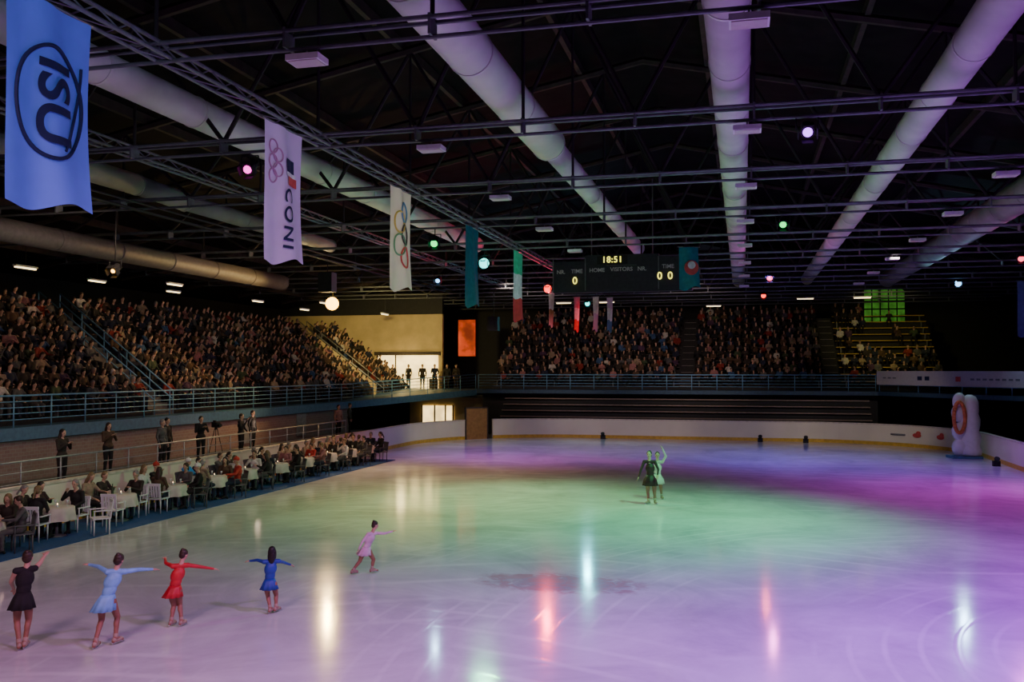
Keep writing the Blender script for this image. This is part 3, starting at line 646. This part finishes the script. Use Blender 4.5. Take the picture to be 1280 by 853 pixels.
# ------------------------------------------------------------ standing people
SP=[(-19.5,19.6,.84,RAD(70),0,'cblack','hairbrown','none','in a black coat standing on the walkway'),
(-19.5,23.2,.84,RAD(90),1,'cdark','hairblack','long','in dark clothes holding hands up'),
(-19.9,31.0,.84,RAD(60),1,'cblack','hairblack','none','in black operating a video camera'),
(-19.5,33.2,.84,RAD(100),2,'cblack','hairbrown','none','in a black jacket leaning on the railing'),
(-19.9,28.6,.84,RAD(90),0,'cgrey','hairgrey','none','in a grey jacket on the walkway'),
(-20.4,26.4,.84,RAD(75),1,'cbrown','hairbrown','long','in a brown coat on the walkway'),
(-20.4,29.6,.84,RAD(85),0,'cdark','hairblack','none','in a dark coat on the walkway'),
(-20.6,36.0,.84,RAD(85),0,'cblack','hairblack','none','in a black coat on the walkway'),
(-19.8,43.0,.84,RAD(70),0,'cbeige','hairblack','none','in a beige coat on the walkway'),
(-20.3,45.5,.84,RAD(110),0,'cgreen','hairbrown','none','in a green jacket on the walkway'),
(-24.6,60.8,2.99,RAD(30),0,'cblack','hairblack','none','in black standing on the deck'),
(-23.9,60.9,2.99,RAD(10),1,'cdark','hairblack','none','in dark clothes standing on the deck'),
(-22.7,60.8,2.99,RAD(-20),0,'cblack','hairbrown','none','silhouetted against the lit room'),
(-21.6,60.6,2.99,RAD(15),0,'cdark','hairbrown','none','in a dark jacket before the lit room'),
(-20.6,60.3,2.99,RAD(20),2,'cnavy','hairblack','none','in a navy jacket near the deck railing'),
(-19.8,60.6,2.99,RAD(0),0,'cblack','hairblack','none','in black near the deck railing'),
(-19.2,60.8,2.99,RAD(40),0,'cdark','hairbrown','none','in a dark coat near the railing')]
for x,y,z,rz,v,c,hm,st,lb in SP: person('stand',v,c,'cblack',(x,y,z),rz,st,hm,'person '+lb)
tp=empty('video_camera',(-19.45,31.3,.84),RAD(60),label='black video camera on a tripod by the railing',cat='camera')
for k in range(3):
    c=MB(); t=2*math.pi*k/3; c.tube((.05*math.cos(t),.05*math.sin(t),1.25),(.36*math.cos(t),.36*math.sin(t),.012),.016,.012); c.obj('tripod_leg',['black'],True,parent=tp)
c=MB(); c.box((0,0,1.38),(.16,.38,.2)); c.tube((0,-.19,1.38),(0,-.36,1.38),.055,.065); c.box((0,.1,1.52),(.04,.2,.05)); c.tube((0,0,1.2),(0,0,1.3),.04); c.obj('camera_body',['black'],parent=tp)
# lit openings at the end wall
b=MB(); b.box((-23.3,62.22,4.2),(4.6,.05,2.4)); struct(b.obj('window_1',['glowwarm']))
b=MB(); b.box((-23.3,62.12,5.5),(5.0,.2,.25)); b.box((-24.9,62.1,3.4),(1.3,.2,.8)); b.box((-24.2,62.17,4.9),(.08,.08,1.2)); b.box((-21.3,62.1,3.35),(.6,.2,.7)); struct(b.obj('trim_1',['bench']))
b=MB(); b.box((-20.9,61.85,1.15),(2.2,.05,1.3)); struct(b.obj('window_2',['glowwarm']))
b=MB()
for x in(-22.05,-21.1,-20.3,-19.75): b.box((x,61.78,1.15),(.1,.06,1.4))
struct(b.obj('trim_3',['bench']))
b=MB(); b.box((10.6,75.4,9.2),(3.0,.06,2.6)); struct(b.obj('window_3',['glowgreen']))
b=MB()
for i in range(6): b.box((9.1+.6*i,75.33,9.2),(.09,.06,2.6))
for z in(8.4,9.0,9.6): b.box((10.6,75.33,z),(3.1,.06,.1))
struct(b.obj('trim_2',['black']))
b=MB(); b.box((-19.1,63.0,6.6),(1.25,.1,2.6)); b.obj('red_lit_wall',['redlitwall'],label='tall patch of end wall with red light painted as glow',cat='panel')  # red light falling on the wall, put in as patchy emission
for i,y in enumerate((38.0,43.5,48.0)):
    b=MB(); b.box((-22.11,y,1.5),(.06,1.0,1.1)); struct(b.obj('door_%d'%(i+1),['railgrey']))
# inflatable by the barrier
inf=empty('inflatable_figure',(10.5,49.2,0),RAD(8),label='tall white inflatable with rounded bulges and an orange ring',cat='inflatable')
b=MB(); b.lathe([(.35,.12),(.50,.16),(.52,.4),(.42,.6),(.47,.85),(.5,1.05),(.40,1.3),(.46,1.6),(.48,1.9),(.39,2.15),(.42,2.4),(.40,2.75),(.28,3.0),(.1,3.1)],(.28,0,0),n=28); b.obj('body',['white'],True,parent=inf)
for k,(z,r) in enumerate(((.5,.38),(1.3,.37),(2.2,.38),(2.75,.32))):
    b=MB(); b.ell((-.2,0,z),(r,0,0),(0,r*.8,0),(0,0,.45),0,nu=18,nv=12); b.obj('bulge',['white'],True,parent=inf)
ring=[V((-.34+.26*math.cos(2*math.pi*i/28),-.38,2.0+.75*math.sin(2*math.pi*i/28))) for i in range(28)]
b=MB(); b.path(ring,.09,n=10,closed=True); b.obj('ring',['orange'],True,parent=inf)
b=MB(); b.box((0,0,.06),(1.4,1.0,.12)); b.obj('base',['blue'],parent=inf)
for x,y in((-8.5,57.4),(1.0,57.3),(3.6,57.2),(11.0,45.4)):
    b=MB(); b.box((0,0,.12),(.3,.2,.24)); b.tube((0,-.05,.24),(0,-.16,.36),.1,.12,n=12); b.obj('floor_light',['black'],loc=(x,y,0),label='small black spotlight standing on the ice by the barrier',cat='spotlight',group='floor lights')
# ------------------------------------------------------------ ducts
def duct(pts,rads,mm,label,joints=True):
    o=empty('air_duct',pts[0],label=label,cat='air duct'); o0=V(pts[0]); P=[V(p)-o0 for p in pts]
    for (a,c,r) in zip(P[:-1],P[1:],rads):
        b=MB(); b.tube(a,c,r,n=32); q=b.obj('duct_section',[mm],False,parent=o)
        for p in q.data.polygons: p.use_smooth=len(p.vertices)==4
        L=(c-a).length; n=max(1,int(L/3)); d=(c-a).normalized()
        b=MB(); b.tube(d*-.03,d*.03,r+.015,n=32); jm=b.mesh('joint_band',[mm])
        for i in range(n+1): place('joint_band',jm,a.lerp(c,i/n),parent=o)
    return o
duct([(-.19,2,10),(-.19,60,10)],[.37],'duct','long white round air duct over the middle of the rink')
duct([(3.95,2,10),(3.95,60,10)],[.35],'duct','long white round air duct running under the roof')
duct([(-4.7,2,10),(-4.7,22.5,10),(-4.7,43,10)],[.42,.30],'duct','white air duct that narrows along its length')
duct([(-11.7,2,10),(-11.7,40,10)],[.34],'duct','long grey-white air duct beside the banner truss')
duct([(-17.7,14,9.9),(-17.7,24,9.9),(-17.0,25.5,9.6),(-17.0,36,9.6)],[.32,.3,.27],'duct2','shorter grey air duct with an elbow near the side stand')
duct([(-21.4,10,8.5),(-21.4,40,8.5)],[.36],'silver','dull dark air duct above the side stand')
duct([(8.9,20,10.0),(8.9,50,10.0),(8.2,57,9.6)],[.52,.45],'duct2','wide grey air duct near the side wall')
# ------------------------------------------------------------ roof trusses
Ys=[6.7,12.3,17.9,23.5,29.1,34.7,40.3,45.9,51.5,57.1,62.7,68.3]
xs=[-29+2.25*i for i in range(21)]
def truss_parts():
    r={}
    b=MB()
    for y,z in((-.12,9.3),(.12,9.3),(0,9.05)): b.tube((-30,y,z),(17,y,z),.035,n=8)
    for x in xs: b.box((x,0,9.2),(.04,.3,.3))
    r['bottom_chord']=b.mesh('bottom_chord',['pipe'])
    b=MB(); 
    b.tube((-30.5,0,roofz(-30.5)-.35),(-3,0,14.15),.12,n=6); b.tube((-3,0,14.15),(19,0,roofz(19)-.35),.12,n=6); r['top_chord']=b.mesh('top_chord',['wood'])
    b=MB()
    for i in range(20):
        x0,x1=xs[i],xs[i+1]
        if i%2==0: b.tube((x0,0,9.3),(x1,0,roofz(x1)-.4),.05,n=6)
        else: b.tube((x0,0,roofz(x0)-.4),(x1,0,9.3),.05,n=6)
        if i%2: b.tube((x0,0,9.3),(x0,0,roofz(x0)-.4),.035,n=6)
    r['web']=b.mesh('web',['truss']); return r
TR=truss_parts()
for y in Ys:
    o=empty('roof_truss',(0,y,0),label='dark timber and steel roof truss with grey pipes along its base',cat='roof truss',group='roof trusses')
    for k,me in TR.items(): place(k,me,parent=o)
b=MB(); b.box((0,0,0),(.14,80,.28)); PU=b.mesh('roof_purlin',['wood'])
for x in[-29,-25,-21,-17,-13,-9,-5,-1,3,7,11,15]: place('roof_purlin',PU,(x,34,roofz(x)-.16),label='long dark timber roof purlin',cat='roof beam',group='roof purlins')
def ltruss(x,z,y0,y1,label):
    b=MB()
    for dx,dz in((-.14,0),(.14,0),(0,.24)): b.tube((dx,y0,dz),(dx,y1,dz),.034,n=8)
    y=y0
    while y<y1-.6:
        b.tube((-.14,y,0),(0,y+.35,.24),.014,n=6); b.tube((0,y+.35,.24),(.14,y+.7,0),.014,n=6); b.tube((-.14,y,0),(.14,y+.7,0),.012,n=6); y+=.7
    b.obj('lighting_truss',['pipe'],loc=(x,0,z),label=label,cat='lighting truss')
ltruss(-8.6,9.08,2,58,'long grey lighting truss carrying the row of banners')
ltruss(-14.2,9.45,2,58,'long grey lighting truss above the rink edge')
for dx,z in((0,8.8),(.3,8.75),(.6,8.85)):
    b=MB(); b.tube((0,4,0),(0,50,0),.03); b.obj('cable',['black'],loc=(-16.5+dx,0,z),label='black cable strung along under the roof',cat='cable',group='roof cables')
b=MB(); b.box((0,0,0),(.52,.36,.09)); LB=b.mesh('lamp_housing',['white'])
b=MB(); b.box((0,0,-.05),(.46,.30,.02)); LD=b.mesh('diffuser',['cloth'])
b=MB(); b.tube((0,0,.04),(0,0,.18),.015); LH=b.mesh('hanger',['pipe'])
for y in Ys[1:9]:
    for x in(-6.2,.12,6.0):
        o=empty('ceiling_lamp',(x,y,8.88),label='switched-off white box lamp hanging under a truss',cat='ceiling lamp',group='ceiling box lamps')
        place('lamp_housing',LB,parent=o); place('diffuser',LD,parent=o); place('hanger',LH,parent=o)
b=MB(); b.box((0,0,0),(.1,1.0,.05)); TU=b.mesh('tube',['tube']); b=MB(); b.box((0,0,.06),(.16,1.1,.07)); TUH=b.mesh('housing',['white'])
b=MB(); b.tube((0,0,.09),(0,0,1.1),.012); TUR=b.mesh('hanger',['black'])
def strip(loc,rz,label,grp):
    o=empty('strip_light',loc,rz,label=label,cat='strip light',group=grp)
    place('tube',TU,parent=o); place('housing',TUH,parent=o); place('hanger',TUR,parent=o)
for i,(x,y,z) in enumerate([(-27.5,27,8.15),(-26.2,29.1,8.15),(-27.5,34.7,8.2),(-24.5,36,8.1),(-27.5,40.3,8.2),(-26,45.9,8.1),(-23,48,8.1),(-26,51.5,8.0),(-23,57.1,8.0)]):
    strip((x,y,z),0,'small glowing strip light under the side stand roof','side stand lights')
for i,(x,y) in enumerate([(-12,62.7),(-9,62.7),(4,62.7),(7.5,62.7),(-2,68.3)]):
    strip((x,y,8.95),RAD(90),'small glowing strip light above the end stand','end stand lights')
# ------------------------------------------------------------ stage lights
def light(kind,loc,col,e,rad=.15,target=None,ang=60,blend=.8,parent=None):
    l=bpy.data.lights.new('lamp',kind); l.energy=e; l.color=col; l.shadow_soft_size=rad
    if kind=='SPOT': l.spot_size=RAD(ang); l.spot_blend=blend
    o=bpy.data.objects.new('lamp',l); COL.objects.link(o); o.location=loc
    if target: o.rotation_euler=(V(target)-V(loc)).to_track_quat('-Z','Y').to_euler()
    return o
b=MB(); b.tube((0,0,.16),(0,0,-.12),.11,.13,n=18); b.tube((0,0,.16),(0,0,.22),.07,.04,n=14)
for t in(0,1.57,3.14,4.71): b.box((.17*math.cos(t),.17*math.sin(t),-.16),(.02,.2,.16),R=Matrix.Rotation(t,3,'Z'))
CANB=b.mesh('lamp_body',['black'])
def stage(loc,key,size,label,col,pw,lens_dir=(0,-.8,-.6)):
    o=empty('stage_light',loc,label=label,cat='stage light'); d=V(lens_dir).normalized(); q=(-d).to_track_quat('Z','Y').to_euler()
    place('lamp_body',CANB,rot=q,parent=o)
    top=9.06-loc[2]; b=MB(); b.path([(-.2,0,0),(-.2,0,.24),(.2,0,.24),(.2,0,0)],.014)
    if top>.26: b.tube((0,0,.24),(0,0,top),.018)
    b.obj('yoke',['black'],True,parent=o)
    b=MB(); b.ell(d*.12,(size,0,0),(0,size,0),(0,0,size),nu=16,nv=10); b.obj('lens',[key],True,parent=o)
    p=V(loc)+d*.42; l=light('SPOT',p,col,pw,.10,p+V((0,-1,-.55)),150,.6)
em('Lmag',(1,.02,.6),4); em('Lvio',(.45,.10,1),5); em('Lgrn',(.01,1,.15),3); em('Lcyan',(.02,.8,.75),4.5); em('Lyel',(1,.46,.03),13); em('Lred',(1,.02,.01),5)
em('Lwhite',(.2,.55,1),5); em('Lpink',(1,.06,.12),4)
stage((-10.36,17.9,8.72),'Lmag',.09,'stage lamp glowing magenta under a truss',(1,.1,.8),25)
stage((1.21,17.9,8.8),'Lvio',.09,'stage lamp glowing violet under a truss',(.6,.3,1),50)
stage((1.23,29.1,8.8),'Lgrn',.10,'stage lamp glowing green',(.1,1,.3),25)
stage((-9.94,29.1,8.6),'Lgrn',.12,'stage lamp glowing green beside the teal banner',(.1,1,.3),25)
stage((-9.8,34.7,8.56),'Lcyan',.20,'stage lamp glowing cyan',(.1,.8,1),90)
stage((-18.87,40.3,7.53),'Lyel',.31,'bright yellow floodlight near the side stand',(1,.66,.22),2500)
stage((-9.6,45.9,8.52),'Lred',.20,'stage lamp glowing red',(1,.03,.07),900)
stage((-9.4,57.1,8.55),'Lcyan',.15,'stage lamp glowing pale cyan',(.2,.85,1),480)
stage((1.13,51.5,8.4),'Lred',.13,'stage lamp glowing red above the end',(1,.1,.15),90)
stage((1.3,45.9,8.8),'Lpink',.13,'stage lamp glowing orange-pink',(1,.15,.7),200)
stage((10.8,51.5,8.84),'Lwhite',.16,'stage lamp glowing pale blue',(.4,.75,1),400)
stage((10.76,40.3,8.8),'Lpink',.12,'stage lamp glowing pink near the side',(1,.2,.6),110)
stage((-13.6,40.3,8.5),'Lwhite',.10,'small stage lamp glowing blue-white',(.4,.7,1),130)
stage((-18.0,23.5,7.3),'Lyel',.06,'small yellow floodlight near the side stand',(1,.7,.3),130)
# ------------------------------------------------------------ banners
BW,BH=1.5,2.6
def wave(y,z): return .06*math.sin(3.6*y+1.0*z)*(.25+.75*(BH-z)/BH)+.025*math.sin(8*y+.9*z)
def banner(y0,x,key,label,bands=None,w=BW,ztop=9.0,h=BH,rz=0.0):
    o=empty('hanging_banner',(x,y0+w/2,ztop-h),rz,label=label,cat='banner'); b=MB(); nu,nv=40,40; vs=[]
    for j in range(nv+1):
        for i in range(nu+1):
            y=-w/2+w*i/nu; z=h*j/nv; q=1-j/nv; vs.append((wave(y,z),y*(1-.05*math.sin(z*1.2))+.05*q*q*w,z+(.07*math.sin(3*y/w*1.5)+.03*math.sin(9*y/w))*q))
    fs=[];mi=[]
    for j in range(nv):
        for i in range(nu):
            fs.append((j*(nu+1)+i,j*(nu+1)+i+1,(j+1)*(nu+1)+i+1,(j+1)*(nu+1)+i))
            mi.append(0 if not bands else min(len(bands)-1,int((1-(j+.5)/nv)*len(bands))))
    b.add(vs,fs); b.m=mi; c=b.obj('cloth',bands or [key],True,parent=o)
    b=MB(); b.tube((0,-w/2-.05,h+.01),(0,w/2+.05,h+.01),.018); b.obj('rod',['pipe'],True,parent=o)
    return o
TB=Matrix(((0,0,1,0),(0,1,0,0),(-1,0,0,0),(0,0,0,1)))
def onb(co,d=.035): return V((wave(co.y,co.z)+d+co.x*.3,co.y,co.z))
def ringpts(cy,cz,ry,rz_,n=40): return [onb(V((0,cy+ry*math.cos(2*math.pi*i/n),cz+rz_*math.sin(2*math.pi*i/n))),.024) for i in range(n)]
bn=banner(9.15,-8.6,'bannerblue','large light blue banner with a dark oval emblem and ISU lettering')
b=MB(); b.path(ringpts(.02,1.34,.57,.72,56),.026,n=6,closed=True); b.obj('emblem_ring',['navy'],parent=bn)
text('ISU',.80,Matrix.Translation((0,.02,1.34))@TB,'navy',bn,fn=onb,bold=.014,sub=3)
b=MB(); b.path([onb(V((0,.57-.12*t*t*.06,1.94-.17*t)),.026) for t in range(8)],.020,n=6); b.obj('emblem_swoosh',['navy'],parent=bn)
bn=banner(15.35,-8.6,'lilac','pale lilac banner with rings, tricolour flag and CONI lettering')
text('CONI',.42,Matrix.Translation((0,.08,.84))@TB,'navy',bn,fn=onb,bold=.006,space=1.2,sub=3)
for k,(y,z) in enumerate(((-.42,2.15),(-.42,1.87),(-.42,1.59),(-.26,2.01),(-.26,1.73))):
    b=MB(); b.path(ringpts(y,z,.13,.13,20),.014,n=6,closed=True); b.obj('ring',['rosering'],parent=bn)
zt=2.02
for mm,dz,ya,yb in(('navy',.26,.02,.44),('fwhite',.08,.02,.5),('rred',.18,.08,.54)):
    b=MB(); ys_=[ya+(yb-ya)*k/3 for k in range(4)]; vs=[onb(V((0,y,z)),.024) for z in(zt-dz,zt) for y in ys_]; b.add(vs,[(0,1,5,4),(1,2,6,5),(2,3,7,6)]); b.obj('flag_stripe',[mm],parent=bn); zt-=dz
bn=banner(21.65,-8.6,'creamcloth','cream banner with five coloured interlocking rings')
for k,(y,z,mm) in enumerate(((.20,2.02,'rblue'),(-.14,1.74,'ryel'),(.20,1.44,'rblk'),(-.14,1.15,'rgrn'),(.20,.85,'rred'))):
    b=MB(); b.path(ringpts(y,z,.27,.27,28),.022,n=6,closed=True); b.obj('ring',[mm],parent=bn)
banner(28.15,-8.6,'teal','dark teal hanging banner')
banner(34.55,-8.6,'fgreen','hanging tricolour banner with green, white and red bands',['fgreen','fwhite','fred'],ztop=9.0,h=2.75)
for x,y,z,bd,lb in((-9.3,45.2,8.2,['fwhite','brown'],'narrow pale and brown hanging banner'),(-8.0,45.2,7.95,['pinkcloth','fwhite','fred'],'narrow red and white hanging banner'),(-7.05,45.2,7.95,['fwhite','lilac'],'narrow pale hanging banner'),(-6.35,45.2,7.9,['lilac','fwhite','rblue'],'narrow white and blue hanging banner')):
    q=banner(y-.2,x,None,lb,bd,w=.4,ztop=z,h=1.7,rz=RAD(60)); c=MB(); c.tube((0,0,1.7),(0,0,9.03-z+1.7),.008); c.obj('cord',['black'],parent=q)
o=banner(35.6,-1.98,'teal','teal flag with a red and white round emblem beside the scoreboard',w=.8,ztop=9.05,h=1.6,rz=RAD(-70))
b=MB(); b.lathe([(.28,0),(.28,.02)],n=24); e=b.obj('emblem',['rred'],parent=o,loc=(.075,.08,.8),rot=(0,RAD(90),0))
b=MB(); b.lathe([(.15,0),(.15,.02)],n=24); e=b.obj('emblem_center',['fwhite'],parent=o,loc=(.10,.08,.9),rot=(0,RAD(90),0))
o=banner(40.6,11.1,'rblue','blue banner hanging near the side wall',w=.8,ztop=7.9,h=2.2,rz=RAD(-60)); c=MB(); c.tube((0,0,2.2),(0,0,3.3),.008); c.obj('cord',['black'],parent=o)
# ------------------------------------------------------------ scoreboard
sb=empty('scoreboard',(-5.0,39.45,7.66),label='dark electronic scoreboard with yellow digits hanging over the rink',cat='scoreboard'); sb.scale=(.878,.878,.878)
b=MB(); b.box((0,0,.92),(3.6,.35,1.84)); b.box((-2.6,0,.78),(1.6,.3,1.56)); b.box((2.6,0,.86),(1.6,.3,1.7)); b.obj('housing',['score'],parent=sb)
b=MB()
for x in(-1.79,1.79,-3.4,3.4): b.box((x,-.19,.9),(.05,.03,1.6))
b.box((0,-.19,1.3),(1.5,.02,.02)); b.obj('frame',['pipe'],parent=sb)
TX=Matrix(((1,0,0,0),(0,0,-1,0),(0,1,0,0),(0,0,0,1)))
def st(t,x,z,s,m='scoretxt',sp=1.0): text(t,s,Matrix.Translation((x,-.22,z))@TX,m,sb,bold=.004,space=sp)
for t,x,z in(('NR.',-3.0,1.03),('TIME',-2.2,1.05),('HOME',-1.2,1.08),('VISITORS',.0,1.1),('NR.',1.0,1.1),('TIME',2.25,1.18)): st(t,x,z,.27)
st('18:51',-.45,1.58,.42,'digit',1.1); st('0',-2.3,.58,.5,'digit'); st('0',1.85,.72,.5,'digit'); st('0',2.35,.72,.5,'digit')
b=MB(); b.box((-.45,-.18,1.58),(1.5,.02,.42)); b.obj('display_panel',['black'],parent=sb)
for x in(-1.5,1.5):
    b=MB(); b.tube((x,0,1.8),(x,0,5.5),.03); b.obj('hanger',['pipe'],parent=sb)
for x,y,z in((-14.0,51.5,7.0),(-16.5,34.7,7.9)):
    b=MB(); b.box((0,0,0),(.6,.5,.8)); b.tube((0,-.26,.1),(0,-.27,.1),.2,n=18); b.tube((0,0,.4),(0,0,9.06-z),.02); b.obj('loudspeaker',['black'],loc=(x,y,z),label='black loudspeaker cabinet hung from the roof',cat='loudspeaker')
# ------------------------------------------------------------ illumination
def S(l,t,c,e,a,bl=1.0,r=.35): return light('SPOT',l,c,e,r,t,a,bl)
S((1.1,27,8.6),(-2.8,26.5,0),(.10,1,.34),4600,118)
S((-9.9,35,8.6),(-4.5,27,0),(.22,1,.42),2600,100)
S((-10,30,8.6),(-9.0,29,0),(.95,.92,.30),2000,100)
S((-14,38,8.6),(-12.5,37,0),(1,.58,.34),1300,95)
S((6.5,14,8.6),(5.0,17,0),(.44,.08,1),6500,118)
S((9.5,20,8.6),(8.5,22,0),(.60,.06,.95),3000,105)
S((1.08,12,8.6),(-1.0,11.5,0),(.66,.26,1),3800,122)
S((-8.0,3.0,8.8),(-9.5,13.0,0),(1,.50,.70),2200,92,r=1.2)
S((-2.0,8.0,8.8),(-8.5,15.0,0),(.95,.48,.82),1500,85,r=1.2)
S((1.3,45.7,8.8),(1,47,0),(.18,.15,1),4200,112)
S((7.0,41,8.8),(6.5,41.5,0),(.42,.10,1),2200,105)
S((10.2,38,8.6),(8.8,33,0),(.80,.05,.78),3600,112)
S((-12,43,8.5),(-11,46,0),(.62,.24,1),3000,105)
# added spots without fixtures that brighten the banners
S((-2.5,3.5,8.0),(-8.6,9.9,7.6),(.5,.62,1),1000,40,.8)
S((-3,11,8.0),(-8.6,16.1,7.6),(.95,.78,1),520,36,.8)
S((-3.5,17,8.0),(-8.6,22.4,7.6),(1,1,.72),560,32,.8)
S((-3.5,31,8.6),(-8.6,35.3,7.6),(.5,1,.8),350,40,.6)
# added fill spots without fixtures, washing the stands, barrier and ducts
for y,e in((24,430),(33,400),(42,380),(52,350)): S((-16.5,y-2,8.2),(-26.5,y+3,5.0),(1,.70,.48),e,85,.9)
for y in(18,24,30,36): S((-13.5,y-2,8.4),(-18.3,y,.8),(1,.80,.64),520,65,.9)
S((-19.2,46,8.0),(-24,61.5,5.2),(1,.78,.28),5500,58,.9)
for x in(-13,-3): S((x,50,9.0),(x,66.5,5.0),(1,.74,.62),1900,60,.9)
S((8,58,9.0),(9.5,67,6.0),(.9,.80,.3),800,70,.9)
for x in(-8,0,7): S((x,46,8.9),(x,58,.8),(1,.86,.72),1200,48,.9)
S((-12,46,8.8),(-17.5,54,.6),(1,.85,.55),1100,55,.9)
S((6,40,8.9),(11.5,48,.6),(1,.8,.8),600,50,.9)
light('POINT',(-20.3,36,2.0),(1,.7,.5),12,.1); light('POINT',(-20.3,22,2.0),(1,.6,.5),12,.1)
light('POINT',(-23.3,60.9,4.9),(1,.72,.3),60,.3)
w=bpy.data.worlds.new('World'); SC.world=w; w.use_nodes=True
w.node_tree.nodes['Background'].inputs[0].default_value=(.02,.02,.03,1); w.node_tree.nodes['Background'].inputs[1].default_value=.3
# ------------------------------------------------------------ camera
cd=bpy.data.cameras.new('Camera'); cd.sensor_width=36; cd.lens=1150/1280*36; cd.clip_end=300
co=bpy.data.objects.new('Camera',cd); COL.objects.link(co); co.location=(0,0,4.3); co.rotation_euler=(RAD(90+1.82),0,RAD(14.06))
SC.camera=co
